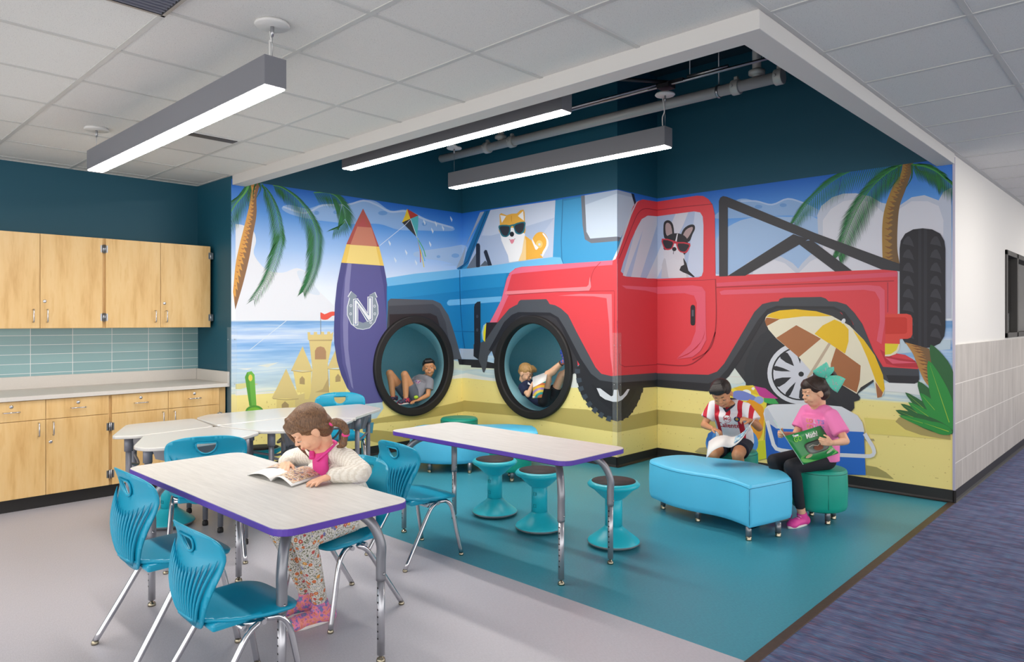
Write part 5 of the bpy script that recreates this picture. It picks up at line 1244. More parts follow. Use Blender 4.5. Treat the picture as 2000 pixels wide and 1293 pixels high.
class Kid:
    def __init__(s, label, loc, rz, skin, skc):
        s.t = thing('person', label, 'person', loc, rz); s.mb = MB(); s.sk = skinm(skin, skc); s.feat = []
    def head(s, c, R, k=1.0, iris='#3a2416', brow='#2a1c14', lip='#b8605a', lids=.5, smile=0, neck=None, mouth=0):
        s.hc, s.hR, s.hk = V(*c), R, k
        f = lambda x, y, z: s.hc+R @ V(x, y, z)*k
        e = lambda p, r, nu=20: s.mb.ell(f(*p), tuple(q*k for q in r), R, nu, 14)
        e((0, -.012, .022), (.073, .088, .082)); e((0, .020, -.022), (.061, .062, .072)); e((0, .043, -.080), (.025, .022, .019)); e((0, .030, -.066), (.045, .040, .032))
        for x in (-1, 1):
            e((x*.033, .054, -.034), (.024, .022, .026)); e((x*.0082, .084, -.0225), (.0062, .0072, .0056), 12); e((x*.030, .066, .018), (.022, .010, .008), 14)
            s.mb.ell(f(x*.0745, -.006, -.010), (.0075*k, .018*k, .027*k), R @ Matrix.Rotation(x*.25, 3, 'Z'), 14, 10)
        e((0, .036, .032), (.057, .044, .046))
        s.mb.tube([f(0, .072, .008), f(0, .082, -.009), f(0, .090, -.019)], [.0062*k, .0070*k, .0085*k], 12); e((0, .0905, -.0195), (.0090, .0082, .0078), 12)
        e((0, .080, -.0465), (.019, .008, .006), 14); e((0, .077, -.059), (.017, .008, .006), 14)
        nb = V(*neck) if neck else s.hc+R @ V(0, -.03, -.16)
        s.mb.tube([f(0, -.018, -.03), f(0, -.02, -.085), nb], [.044*k, .037*k, .042*k], 16); s.mb.ell(nb, (.07*k, .05*k, .035*k))
        wh = mat('eye_white', '#e9e4de', .2); ir = mat('iris_'+iris.strip('#'), iris, .15); br = hairm('brow_'+brow.strip('#'), brow, brow)
        mb1, mb2, mb3, mb4, mb5 = MB(), MB(), MB(), MB(), MB()
        for x in (-1, 1):
            ec = f(x*.030, .0655, -.001); mb1.ell(ec, .0122*k, nu=16, nv=12); lk = R @ (Matrix.Rotation(-lids*.55, 3, 'X') @ V(0, 1, 0))
            mb2.ell(ec+lk*.0080*k, .0062*k, nu=14, nv=10)
            mb3.ell(f(x*.030, .0655-.0005, .0005+.0065*(1-lids*.9)), (.0150*k, .0132*k, .0118*k), R, 18, 12)
            arc = [f(x*.030+.0145*math.cos(a), .0655+.0115*math.sin(a)+.0035, -.0035+.0075*(1-lids)+.0015*math.sin(a)-.004*lids) for a in [math.pi*(.06+.88*q/8) for q in range(9)]]
            mb4.tube(arc, .0011*k, 6)
            ba = [f(x*(.014+.034*q/6), .0765-.014*(q/6)**2, .0195+.0055*math.sin(math.pi*q/6)-.003*(q/6)) for q in range(7)]
            mb5.tube(ba, [.0016*k]+[.0024*k]*5+[.0012*k], 6)
        mb1.build('eyes', wh, s.t); mb2.build('irises', ir, s.t); mb3.build('eyelids', s.sk, s.t); mb4.build('eyelashes', mat('lash', '#17110f', .6), s.t); mb5.build('eyebrows', br, s.t)
        mb = MB(); L = [f(.021*q/5, .0845-.006*(q/5)**2+.001, -.0525+smile*.006*(q/5)**2) for q in range(-5, 6)]
        mb.tube(L, [.0012*k]+[.0034*k]*9+[.0012*k], 8); mb.build('lips', mat('lip_'+lip.strip('#'), lip, .4), s.t)
        if smile > .8:
            mb = MB(); mb.tube([f(.013*q/4, .0882-.005*(q/4)**2, -.0518+smile*.004*(q/4)**2) for q in range(-4, 5)], .0021*k, 6); mb.build('teeth', wh, s.t)
    def arm(s, sh, el, wr, d, n_, u, curl=.5, hs=1.0, r=(.036, .029, .027, .0195), **kw):
        sh, el, wr = V(*sh), V(*el), V(*wr)
        s.mb.tube([sh, (sh+el)/2, el], [r[0]*1.05, r[0]*.95, r[1]], 16); s.mb.ell(el, r[1]*1.01, nu=16, nv=10); s.mb.ell(sh, r[0]*1.05, nu=16, nv=10)
        s.mb.tube([el, el*.7+wr*.3, wr], [r[1]*.98, r[2]*1.06, r[3]], 16); s.mb.ell(wr, r[3]*.98, nu=14, nv=8)
        hand(s.mb, wr, d, n_, u, curl, hs, **kw)
    def leg(s, hip, kn, an, r=(.062, .046, .043, .027)):
        hip, kn, an = V(*hip), V(*kn), V(*an)
        s.mb.tube([hip, hip*.5+kn*.5, kn], [r[0], r[0]*.86, r[1]], 18); s.mb.ell(kn, r[1]*1.0, nu=16, nv=10); s.mb.ell(hip, r[0], nu=16, nv=10)
        back = (an-kn).normalized().cross((kn-hip).normalized()); back = (an-kn).normalized().cross(back).normalized() if back.length > .01 else V(0, 0, 0)
        if back.dot(kn-hip) > 0: back = -back
        s.mb.tube([kn, kn*.72+an*.28+back*.010, kn*.4+an*.6+back*.004, an], [r[1]*.92, r[2]*1.03, r[2]*.85, r[3]], 18); s.mb.ell(an, r[3]*1.05, nu=14, nv=8)
    def torso(s, pel, mid, ch):
        s.mb.tube([pel, mid, ch], [.085, .08, .09], 20, flat=.62, up=(0, 1, .05)); 
    def body(s, vox=.0034): return s.mb.build('body', s.sk, s.t, remesh=vox, smooth_it=2)
def garment(t, name, m_, fn, vox=.006, sm=6):
    mb = MB(); fn(mb); return mb.build(name, m_, t, remesh=vox, smooth_it=sm)
def shirt(mb, pel, mid, ch, shl, shr, nk, w=.135, d=.66, sl=None, wl=1.0, upv=(0, 1, .05), neckr=.055):
    pel, mid, ch, nk = V(*pel), V(*mid), V(*ch), V(*nk)
    mb.tube(crom([pel, mid, ch, ch*.35+nk*.65], 4), [w*1.0*wl]*4+[w*.96]*4+[w*.98]*3+[w*.8, w*.55], 24, flat=d, up=upv)
    shl, shr = V(*shl), V(*shr)
    limb(mb, [shl, (shl+nk)/2+V(0, 0, .012), nk, (shr+nk)/2+V(0, 0, .012), shr], [.042, .050, neckr, .050, .042], 16)
    if sl:
        for sh, el, f, r0, r1 in sl:
            sh, el = V(*sh), V(*el); e = sh*(1-f)+el*f; mb.tube([sh, (sh+e)/2, e], [r0, (r0+r1)/2, r1], 20); mb.ell(sh, r0, nu=18, nv=12)
def shoe(t, an, toe, m_, sole, lace=None, k=1.0, name='shoe', up=V(0, 0, 1)):
    """an ankle, toe tip near the sole"""
    an, toe = V(*an), V(*toe); f = (toe-an); f = (f-up*f.dot(up)); L = f.length; f.normalize(); sd = f.cross(up).normalized()
    base = an-up*(an-toe).dot(up); heel = base-f*.045*k
    R = Matrix((sd, f, up)).transposed()
    mb = MB(); tl = toe-f*.0
    mb.tube(crom([heel+up*.028, base+up*.034+f*.01, base+f*L*.5+up*.030, tl-f*.03+up*.024], 4), [.033*k, .035*k]+[.036*k]*7+[.038*k]*3+[.036*k], 18, flat=.78, up=up)
    mb.ell(heel+up*.032, (.031*k, .028*k, .034*k), R); mb.ell(tl-f*.034+up*.022, (.038*k, .040*k, .026*k), R); mb.tube([heel*.3+base*.7+up*.03, an+up*.018], [.037*k, .034*k], 16)
    up_ = mb.build(name, m_, t, remesh=.005, smooth_it=3)
    mb = MB(); pl = []
    for q in range(20):
        a = 2*math.pi*q/20; c = math.cos(a); hw = (.036 if c > 0 else .031)*k; ce = heel.lerp(tl, .5); hl = (tl-heel).length/2+.012
        p = ce+f*c*hl+sd*math.sin(a)*hw; pl.append(p)
    a_ = [mb.bm.verts.new(p-up*(p-toe).dot(up)) for p in pl]; b_ = [mb.bm.verts.new(v.co+up*.016) for v in a_]
    mb._f(a_); mb._f(b_[::-1])
    for q in range(20): mb._f([a_[q], b_[q], b_[(q+1) % 20], a_[(q+1) % 20]], True)
    mb.build('sole', sole, up_, bevel=.004)
    if lace:
        mb = MB()
        for q in range(4):
            p = base+f*(L*.22+.018*q)+up*(.066-.008*q); mb.tube([p-sd*.018, p+up*.004, p+sd*.018], .0032, 6)
        mb.build('laces', lace, up_)
    return up_
def decal_y(o, target, off=.0015):
    md = o.modifiers.new('w', 'SHRINKWRAP'); md.target = target; md.offset = off; md.wrap_method = 'PROJECT'; md.use_project_y = True; md.use_negative_direction = True; md.use_positive_direction = False; return o
def decal(o, target, off=.0012):
    md = o.modifiers.new('w', 'SHRINKWRAP'); md.target = target; md.offset = off; md.wrap_method = 'NEAREST_SURFACEPOINT'; return o
def pt(px, py, d):
    r = (px-PX)/FOC*d; return Vector((FW[0]*d+RT[0]*r, FW[1]*d+RT[1]*r, CH-(py-HY)/FOC*d))
def page(mb, a, b, c, d_, bulge, nrm, n=10, thick=.001):
    """curved sheet with corners a b c d_ (a-b spine side); bulge along nrm"""
    g = []
    for i in range(n+1):
        t = i/n; row = []
        for j in range(3):
            q = j/2; p = a.lerp(b, q).lerp(d_.lerp(c, q), t); row.append(p+nrm*bulge*math.sin(math.pi*t**.75))
        g.append(row)
    mb.sheet(g, thick=thick)
# ---- the girl reading at the front table
GX, GY0 = -3.0, 1.95
k = Kid('girl in a white cardigan and floral leggings reading at the front table', (GX, GY0, 0), math.pi, 'fair', '#e6b292')
hc = (-.03, .215, .912); Rh = rotm(-20, 40, -6)
k.head(hc, Rh, 1.0, iris='#4a5a5a', brow='#6b4a33', lip='#c97a72', lids=.85, neck=(-.015, .12, .80))
shL, shR = (-.145, .085, .765), (.125, .10, .755)
k.arm(shL, (-.275, .09, .715), (-.205, .205, .712), (.05, 1, -.12), (0, .05, -1), (1, .1, 0), curl=.16, hs=1.02, spread=.2, r=(.034, .028, .026, .019))
k.arm(shR, (.30, .12, .712), (.215, .20, .715), (-.75, .55, -.15), (0, 0, -1), (-.4, -.8, 0), curl=.22, hs=1.0, r=(.034, .028, .026, .019))
k.torso((0, .0, .46), (0, .03, .60), (-.01, .09, .74))
k.leg((-.07, .01, .455), (-.155, .32, .445), (-.07, .185, .10)); k.leg((.07, .01, .455), (.03, .33, .44), (.085, .165, .10))
k.body()
def floralf(nt, bs):
    v = coord(nt); vo = nd(nt, 'ShaderNodeTexVoronoi'); vo.inputs['Scale'].default_value = 34; nt.links.new(v, vo.inputs['Vector'])
    n = noisen(nt, v, 130, 2, .6); d = vo.outputs['Distance']
    ground = ramp(nt, n, [(.36, '#5e6b53'), (.43, '#a7a18c'), (.52, '#f1ece4'), (.60, '#e9e2da'), (.66, '#6d7fa3')])
    sep = nd(nt, 'ShaderNodeSeparateColor'); nt.links.new(vo.outputs['Color'], sep.inputs[0])
    fl_ = ramp(nt, sep.outputs[0], [(.0, '#d9784a'), (.35, '#c9605a'), (.6, '#e2a04a'), (.8, '#7d7fb0')], 'CONSTANT')
    m_ = mathn(nt, 'LESS_THAN', mathn(nt, 'ADD', d, mathn(nt, 'MULTIPLY', n, .12)), .40)
    c = mixc(nt, m_, ground, fl_); m2_ = mathn(nt, 'LESS_THAN', d, .12); return mixc(nt, m2_, c, '#f0d49a')
floral = ramp_mat('floral_leggings_print', floralf, .85)
def lg(mb):
    for h, kn, an in (((-.07, .01, .46), (-.155, .32, .445), (-.07, .185, .105)), ((.07, .01, .46), (.03, .33, .44), (.085, .165, .105))):
        h, kn, an = V(*h), V(*kn), V(*an); mb.tube([h, (h+kn)/2, kn], [.070, .062, .051], 20); mb.ell(kn, .0512); mb.ell(h, .070)
        mb.tube([kn, kn*.7+an*.3+V(0, -.008, 0), an], [.050, .049, .036], 20)
    mb.ell((0, -.005, .47), (.125, .09, .07))
garment(k.t, 'leggings', floral, lg)
def knitf(nt, bs):
    w1 = nd(nt, 'ShaderNodeTexWave'); w1.bands_direction = 'X'; w1.inputs['Scale'].default_value = 16; w1.inputs['Distortion'].default_value = 3; w1.inputs['Detail Scale'].default_value = 4; nt.links.new(coord(nt), w1.inputs['Vector'])
    w2 = nd(nt, 'ShaderNodeTexWave'); w2.bands_direction = 'Z'; w2.inputs['Scale'].default_value = 55; w2.inputs['Distortion'].default_value = 6; nt.links.new(coord(nt), w2.inputs['Vector'])
    h = mathn(nt, 'ADD', w1.outputs['Fac'], mathn(nt, 'MULTIPLY', w2.outputs['Fac'], .7)); bumpn(nt, bs, h, .5, .004)
    return ramp(nt, h, [(0, '#d9cfc1'), (.8, '#e9e2d6'), (1.0, '#f0eae0')])
cardm = ramp_mat('cream_knit', knitf, .95)
def cd(mb):
    shirt(mb, (0, -.035, .425), (0, .0, .58), (-.01, .075, .70), shL, shR, (-.012, .105, .775), w=.150, d=.66, wl=1.06, upv=(0, 1, -.2), neckr=.05)
    for sh, el, wr in ((shL, (-.275, .09, .717), (-.213, .19, .715)), (shR, (.30, .12, .714), (.228, .195, .716))):
        sh, el, wr = V(*sh), V(*el), V(*wr); limb(mb, [sh, (sh+el)/2, el, wr], [.052, .050, .046, .036], 16); mb.ell(wr, .0365)
card = garment(k.t, 'cardigan', cardm, cd)
pinkm = cloth('bright_pink_knit', '#e5469b', .8, 260)
def pk(mb):
    mb.tube([V(-.030, .110, .56), V(-.034, .150, .68), V(-.034, .160, .75), V(-.026, .135, .80)], [.060, .064, .060, .046], 18, flat=.42, up=(0, 1, .2))
pink = garment(k.t, 'shirt', pinkm, pk, .005, 4)
mb = MB(); mb.tube([tuple(v) for v in crom([(-.005, .186, .762), (.040, .150, .806), (.03, .095, .828), (-.06, .095, .828), (-.082, .14, .808), (-.050, .188, .760)], 5)], .0145, 10, flat=.5); mb.build('collar', pinkm, pink)
for x in (-.03,): MB().ell((-.10, .165, .50), (.013, .006, .013)).build('button', mat('tan_button', '#a8863e', .4), card)
hb = hairm('light_brown_hair', '#4a3222', '#8b6647')
def hr(mb):
    f = lambda x, y, z: V(*hc)+Rh @ V(x, y, z); e = lambda p, r: mb.ell(f(*p), r, Rh, 28, 18)
    e((0, -.020, .032), (.081, .092, .084)); e((0, .012, .060), (.068, .074, .052)); e((0, -.05, -.02), (.068, .058, .07))
    for x in (-1, 1): limb(mb, [f(x*.012, .048, .100), f(x*.050, .044, .072), f(x*.070, .026, .034), f(x*.071, -.018, .012), f(x*.058, -.060, -.03)], [.012, .017, .013, .011, .018], 10)
    limb(mb, [f(.030, .072, .072), f(.060, .080, .02), f(.066, .084, -.06), f(.058, .088, -.135)], [.014, .013, .010, .003], 10)
    limb(mb, [f(.05, .06, .06), f(.073, .058, .0), f(.074, .062, -.08), f(.066, .068, -.165)], [.012, .013, .010, .003], 10)
    limb(mb, [f(.06, .05, .05), f(.080, .03, -.01), f(.082, .03, -.09), f(.074, .035, -.15)], [.012, .012, .010, .003], 10)
hair = garment(k.t, 'hair', hb, hr, .0042, 3)
f = lambda x, y, z: V(*hc)+Rh @ V(x, y, z)
tp = [f(-.055, -.075, -.035), f(-.075, -.105, -.04), f(-.085, -.118, -.075), f(-.08, -.10, -.115), f(-.065, -.065, -.145), f(-.05, -.03, -.165)]
mb = MB(); limb(mb, tp, [.013, .022, .019, .013, .018, .005], 12)
for q in range(7):
    p = crom(tp, 6)[4+q*4]; mb.ell(p+V(.006*(-1)**q, 0, 0), .018)
mb.build('braid', hb, hair, remesh=.004, smooth_it=1)
for p in (tp[0]*.5+tp[1]*.5, tp[3]): MB().ell(p, (.019, .019, .013)).build('hair_tie', mat('pink_hair_tie', '#e8478f', .6), hair)
sneak = ramp_mat('multicolour_sneaker', lambda nt, bs: ramp(nt, noisen(nt, coord(nt), 38, 3, .7), [(.30, '#4fa6a0'), (.42, '#7b6fb8'), (.5, '#e87fae'), (.58, '#f0996a'), (.68, '#c9508a')]), .6)
solew = mat('white_rubber_sole', '#e6e0dc', .5)
shoe(k.t, (-.07, .185, .085), (-.045, .33, .0), sneak, solew, mat('lilac_lace', '#b49ad0', .7), k=1.15); shoe(k.t, (.085, .165, .085), (.13, .29, .0), sneak, solew, mat('lilac_lace', '#b49ad0', .7), k=1.15)
# her magazine on the table
ZT_ = .681
t = thing('magazine', 'open picture magazine lying on the front table under the girl hands', 'magazine', (-3.05, 1.68, ZT_)); o = Vector((-3.05, 1.68, ZT_))
pgm = mat('white_paper', '#eceae8', .55)
def artf(nt, bs): return ramp(nt, noisen(nt, coord(nt), 42, 3, .6), [(.34, '#6a5f95'), (.42, '#c9a35a'), (.5, '#efe9df'), (.57, '#d98f4a'), (.64, '#8a9aa8'), (.7, '#5f86b8')])
art = ramp_mat('magazine_picture', artf, .5)
a, b = Vector((-3.235, 1.70, .003)), Vector((-3.035, 1.565, .003))     # spine ends on the table
a, b = Vector((-3.20, 1.79, 0))-Vector((0, 0, 0)), Vector((-3.045, 1.585, 0))
up = Vector((0, 0, 1)); z0 = V(0, 0, ZT_+.001)
def fl3(p): return Vector((p[0]-o.x, p[1]-o.y, .0015))
s1_, s2_ = fl3((-3.19, 1.775)), fl3((-3.035, 1.60)); l1, l2 = fl3((-3.40, 1.72)), fl3((-3.215, 1.545)); r1, r2 = fl3((-2.965, 1.815)), fl3((-2.855, 1.60))
s2_ = fl3((-3.02, 1.57)); s1_ = fl3((-3.16, 1.785)); l1, l2 = fl3((-3.36, 1.775)), fl3((-3.225, 1.555)); r1, r2 = fl3((-2.93, 1.79)), fl3((-2.845, 1.575))
mb = MB(); page(mb, s1_, s2_, l2, l1, .022, up, thick=.0012); page(mb, s1_, s2_, r2+V(0, 0, .004), r1+V(0, 0, .004), .028, up, thick=.0012); mb.build('pages', pgm, t)
mb = MB()
def pic(mb, s1, s2, e2, e1, t0, t1, q0, q1, bul, dz):
    g = []
    for i in range(9):
        tt = t0+(t1-t0)*i/8; row = []
        for j in range(3):
            q = q0+(q1-q0)*j/2; p = s1.lerp(s2, q).lerp(e1.lerp(e2, q), tt); row.append(p+up*(bul*math.sin(math.pi*tt**.75)+dz+.0022))
        g.append(row)
    mb.sheet(g)
pic(mb, s1_, s2_, r2+V(0, 0, .004), r1+V(0, 0, .004), .10, .92, .08, .92, .028, .0012); pic(mb, s1_, s2_, l2, l1, .35, .9, .1, .5, .022, .0012); mb.build('printed_picture', art, t)
# ---- the girl in the pink shirt
k = Kid('girl in a pink shirt and black leggings with a green bow reading on an ottoman', (OT_R[0], OT_R[1], 0), math.pi-.524, 'olive', '#e3ae8c')
hc = (-.01, .045, .912); Rh = rotm(-14, 14, 2)
k.head(hc, Rh, .98, iris='#2e1c12', brow='#2a1a14', lip='#b86a60', lids=.65, neck=(0, .005, .795))
shL, shR = (-.125, .0, .755), (.125, .0, .755)
elL, wrL = (-.245, -.01, .60), (-.285, .13, .60); elR, wrR = (.13, .10, .58), (.045, .265, .615)
k.arm(shL, elL, wrL, (.5, .75, .1), (.8, -.5, 0), (0, .1, 1), curl=.75, hs=.95, pinch=.4, r=(.032, .026, .025, .018))
k.arm(shR, elR, wrR, (-.3, .9, .1), (-.8, -.4, 0), (0, .1, 1), curl=.8, hs=.95, pinch=.4, r=(.032, .026, .025, .018))
k.torso((0, .0, .44), (0, -.005, .58), (0, .0, .72)); LK, LA, RK, RA = (-.085, .30, .415), (-.085, .215, .085), (.085, .31, .42), (.07, .25, .085)
k.leg((-.07, .0, .435), LK, LA); k.leg((.07, .0, .435), RK, RA); k.body()
blk = cloth('black_leggings', '#1b1b22', .8, 120)
def lg(mb):
    for h, kn, an in (((-.07, .0, .44), LK, (-.085, .225, .12)), ((.07, .0, .44), RK, (.07, .26, .12))):
        h, kn, an = V(*h), V(*kn), V(*an); mb.tube([h, (h+kn)/2, kn], [.070, .062, .050], 20); mb.ell(kn, .0502); mb.ell(h, .070); mb.tube([kn, kn*.7+an*.3+V(0, -.008, 0), an], [.049, .047, .032], 20)
    mb.ell((0, -.01, .445), (.13, .095, .065))
garment(k.t, 'leggings', blk, lg)
pks = cloth('candy_pink_cotton', '#ee7fb8', .85, 60)
def sh_(mb): shirt(mb, (0, -.01, .435), (0, -.01, .58), (0, .0, .70), shL, shR, (0, .0, .775), w=.150, d=.68, wl=1.02, sl=[(shL, elL, .72, .052, .058), (shR, elR, .68, .052, .056)])
sh = garment(k.t, 'shirt', pks, sh_)
txm = frame_mtx((-.03, .115, .675), (-1, .12, 0), (0, 0, 1))
for i, (ch_, co) in enumerate(zip('COLTS', ('#f4c24a', '#f08a4a', '#e8e6f0', '#59a8d8', '#8a7fd0'))):
    th = .02+.235*i; P3 = lambda z_: frame_mtx((-.150*math.sin(th), .112*math.cos(th)+.012, z_), (-math.cos(th), -.72*math.sin(th), 0), (0, 0, 1)); mtx = P3(.712); decal(text('printed_letter', ch_, mat('ink_'+co.strip('#'), co, .7), .046, mtx, sh, bold=.0006), sh)
    mtx = P3(.662); decal(text('printed_letter', ch_, mat('ink_'+co.strip('#'), co, .7), .046, mtx, sh, bold=.0006), sh)
hb = hairm('dark_brown_hair', '#1d120d', '#3f2a20')
def hr(mb):
    f = lambda x, y, z: V(*hc)+Rh @ V(x, y, z); e = lambda p, r: mb.ell(f(*p), r, Rh, 28, 18)
    e((0, -.020, .034), (.079, .090, .080)); e((0, .012, .060), (.066, .072, .048)); e((0, -.04, -.015), (.066, .060, .06))
    for x in (-1, 1): limb(mb, [f(x*.01, .048, .096), f(x*.048, .044, .072), f(x*.069, .024, .036), f(x*.070, -.012, .012)], [.009, .012, .010, .009], 10)
    e((-.01, -.088, .075), (.042, .040, .040)); limb(mb, [f(-.01, -.09, .10), f(-.03, -.130, .110), f(-.02, -.160, .06), f(-.01, -.135, .0)], [.028, .026, .020, .006], 10)
hair = garment(k.t, 'hair', hb, hr, .0042, 3)
bow = mat('mint_dotted_ribbon', '#63d0b4', .6, bump=.2, bscale=60)
def dot(nt, bs):
    vo = nd(nt, 'ShaderNodeTexVoronoi'); vo.inputs['Scale'].default_value = 55; nt.links.new(coord(nt), vo.inputs['Vector'])
    return mixc(nt, mathn(nt, 'LESS_THAN', vo.outputs['Distance'], .22), '#62cdb2', '#c79aa6')
bow = ramp_mat('mint_dotted_ribbon_print', dot, .6)
f = lambda x, y, z: V(*hc)+Rh @ V(x, y, z); bc = f(-.06, -.075, .092)
mb = MB()
for a_, L in ((2.0, .098), (-.75, .115), (1.5, .07)):
    d_ = Rh @ V(-.25, -math.cos(a_)*.9, math.sin(a_)).normalized(); sd = d_.cross(Rh @ V(-1, .2, .2)).normalized(); g = []
    for i in range(7):
        q = i/6; w_ = .010+.046*math.sin(min(1, q*1.25)*math.pi/2); row = []
        for j in range(-3, 4): row.append(bc+d_*L*q+sd*w_*j/3+(Rh @ V(-1, 0, .1))*(.016*math.sin(q*math.pi)*(1-abs(j)/3.5)+.006))
        g.append(row)
    mb.sheet(g, thick=.003)
mb.ell(bc+Rh @ V(-.01, 0, 0), .012); mb.build('hair_bow', bow, k.t, fix=True)
pksh = mat('hot_pink_sneaker', '#e2409a', .55); 
for a_, b_ in ((LA, (-.12, .345, .0)), (RA, (.06, .385, .0))):
    s_ = shoe(k.t, (a_[0], a_[1], .07), b_, pksh, solew, mat('pink_lace', '#f3a6cc', .7))
# her workbook
t = thing('workbook', 'green workbook with a cow on its cover held by the girl in pink', 'book', (0, 0, 0)); grn = mat('green_cover', '#1f8a44', .35)
TL, TR, BR, BL = pt(1533, 852, 4.74), pt(1604, 831, 4.86), pt(1637, 885, 4.88), pt(1571, 907, 4.72)
ctr = (TL+TR+BR+BL)/4; t.location = ctr
ex = ((TR-TL)+(BR-BL)).normalized(); ey = ((TL-BL)+(TR-BR)).normalized(); ez = ex.cross(ey).normalized()
if ez.dot(Vector((0, 0, CH))-ctr) < 0: ez = -ez
wd, ht = ((TR-TL).length+(BR-BL).length)/2, ((TL-BL).length+(TR-BR).length)/2
def bk(u, v, o_=0): return ex*(u-.5)*wd+ey*(v-.5)*ht+ez*(o_+.010*math.sin(u*math.pi))
mb = MB(); mb.sheet([[bk(i/10, j/4) for j in range(5)] for i in range(11)], thick=.0015); mb.build('front_cover', grn, t)
mb = MB(); mb.sheet([[bk(.01+.98*i/10, .01+.98*j/4, -.002) for j in range(5)] for i in range(11)], thick=-.006 if 0 else .006); mb.build('pages', pgm, t)
TL2, BL2 = pt(1512, 820, 4.86)-ctr, pt(1556, 884, 4.93)-ctr
mb = MB(); mb.sheet([[bk(0, 0, -.003), bk(0, 1, -.003)], [BL2*.5+bk(0, 0)*.5, TL2*.5+bk(0, 1)*.5], [BL2, TL2]], thick=.004); mb.build('back_cover', mat('pale_green_page', '#9fc3ae', .5), t)
def patch(c_, cu, cv, ru, rv, o_, nm, pr=4, rot=0):
    mb = MB(); P_ = []
    for q in range(32):
        a_ = 2*math.pi*q/32; c2, s2 = math.cos(a_), math.sin(a_); x = abs(c2)**(2/pr)*(1 if c2 > 0 else -1)*ru; y = abs(s2)**(2/pr)*(1 if s2 > 0 else -1)*rv
        P_.append(mb.bm.verts.new(bk(cu+x*math.cos(rot)-y*math.sin(rot), cv+x*math.sin(rot)+y*math.cos(rot), o_)))
    mb._f(P_); return mb.build(nm, c_, t)
patch(mat('cover_light_green', '#4aa83c', .4), .5, .14, .5, .13, .0018, 'cover_band'); patch(mat('cover_black', '#23221f', .3), .56, .42, .30, .20, .0025, 'cover_picture_frame')
patch(mat('cover_screen', '#5d6a63', .3), .56, .42, .27, .165, .0032, 'cover_picture'); patch(mat('cow_brown', '#7a3f22', .6), .57, .37, .13, .09, .0038, 'cow_picture', 2.2)
mb = MB(); mb.tube([bk(.34, .47, .0045), bk(.46, .50, .0045), bk(.57, .43, .0045), bk(.69, .50, .0045), bk(.79, .48, .0045)], .0018, 6); mb.build('cow_horns', mat('horn_white', '#e4dccb', .5), t)
patch(mat('armadillo_tan', '#b59b7a', .6), .22, .20, .10, .045, .004, 'animal_picture', 2, .3); patch(mat('lizard_grey', '#9fae8f', .6), .80, .16, .14, .035, .004, 'animal_picture', 2, .35)
for tx, sz, u, v, co in (('Texas', .022, .22, .93, '#f2f2ee'), ('GO', .048, .22, .80, '#7fd13c'), ('Math!', .048, .60, .80, '#f4f4f0')):
    text('cover_title', tx, mat('ink_'+co.strip('#'), co, .5), sz, frame_mtx(bk(u, v, .0030), ex, ey), t, bold=.0008)
# ---- the boy in the striped jersey
k = Kid('boy in a red and white striped jersey reading a magazine on an ottoman', (OT_L[0]+.02, OT_L[1]-.02, 0), math.pi+.2, 'tan', '#c98e66')
hc = (.03, .275, .850); Rh = rotm(4, 33, 10)
k.head(hc, Rh, .98, iris='#2a1a12', brow='#1d1410', lip='#a8625a', lids=.9, neck=(.0, .19, .765))
shL, shR = (-.125, .165, .735), (.125, .165, .735); elL, wrL = (-.235, .21, .60), (-.195, .315, .665); elR, wrR = (.185, .22, .59), (.085, .34, .585)
k.arm(shL, elL, wrL, (.55, .5, .25), (.2, -.3, -1), (.3, .9, .3), curl=1.0, hs=.95, pinch=.5, r=(.032, .027, .025, .018))
k.arm(shR, elR, wrR, (-.9, .35, -.15), (0, .1, -1), (-.2, .9, 0), curl=.45, hs=.95, r=(.032, .027, .025, .018))
k.torso((0, .0, .44), (0, .05, .56), (0, .15, .70)); LK, LA, RK, RA = (-.10, .31, .395), (-.12, .27, .085), (.085, .30, .385), (.09, .27, .085)
k.leg((-.07, .0, .435), LK, LA); k.leg((.07, .0, .435), RK, RA); k.body()
def jers(nt, bs):
    s0 = nd(nt, 'ShaderNodeSeparateXYZ'); nt.links.new(coord(nt), s0.inputs[0]); x = s0.outputs[0]
    fr = mathn(nt, 'FRACT', mathn(nt, 'ADD', mathn(nt, 'DIVIDE', x, .088), .23)); bumpn(nt, bs, noisen(nt, coord(nt), 70, 3), .3, .004)
    low = mathn(nt, 'MULTIPLY', mathn(nt, 'LESS_THAN', s0.outputs[2], .68), mathn(nt, 'LESS_THAN', mathn(nt, 'ABSOLUTE', x), .05))
    return mixc(nt, mathn(nt, 'MULTIPLY', mathn(nt, 'LESS_THAN', fr, .40), mathn(nt, 'SUBTRACT', 1, low)), '#e9e6ea', '#c41e34')
jm = ramp_mat('striped_jersey', jers, .7)
def sh_(mb): shirt(mb, (0, -.01, .44), (0, .045, .56), (0, .14, .68), shL, shR, (0, .175, .745), w=.142, d=.70, wl=1.04, upv=(0, 1, -.5), sl=[(shL, elL, .66, .050, .055), (shR, elR, .66, .050, .055)])
sh = garment(k.t, 'jersey', jm, sh_)
mb = MB(); mb.tube([tuple(v) for v in crom([(0, .262, .715), (-.055, .205, .775), (-.04, .15, .80), (.04, .15, .80), (.055, .205, .775), (0, .262, .715)], 5)], .008, 8); mb.build('collar', mat('navy_trim', '#1c2136', .7), sh)
rr = mat('jersey_red', '#b3182e', .6)
def dtext(s_, sz, x, z, m_, xs=1): decal_y(text('jersey_lettering', s_, m_, sz, frame_mtx((x, .40, z), (-1, 0, 0), (0, 0, 1)), sh, bold=.0008, xs=xs, ext=0), sh, .0045)
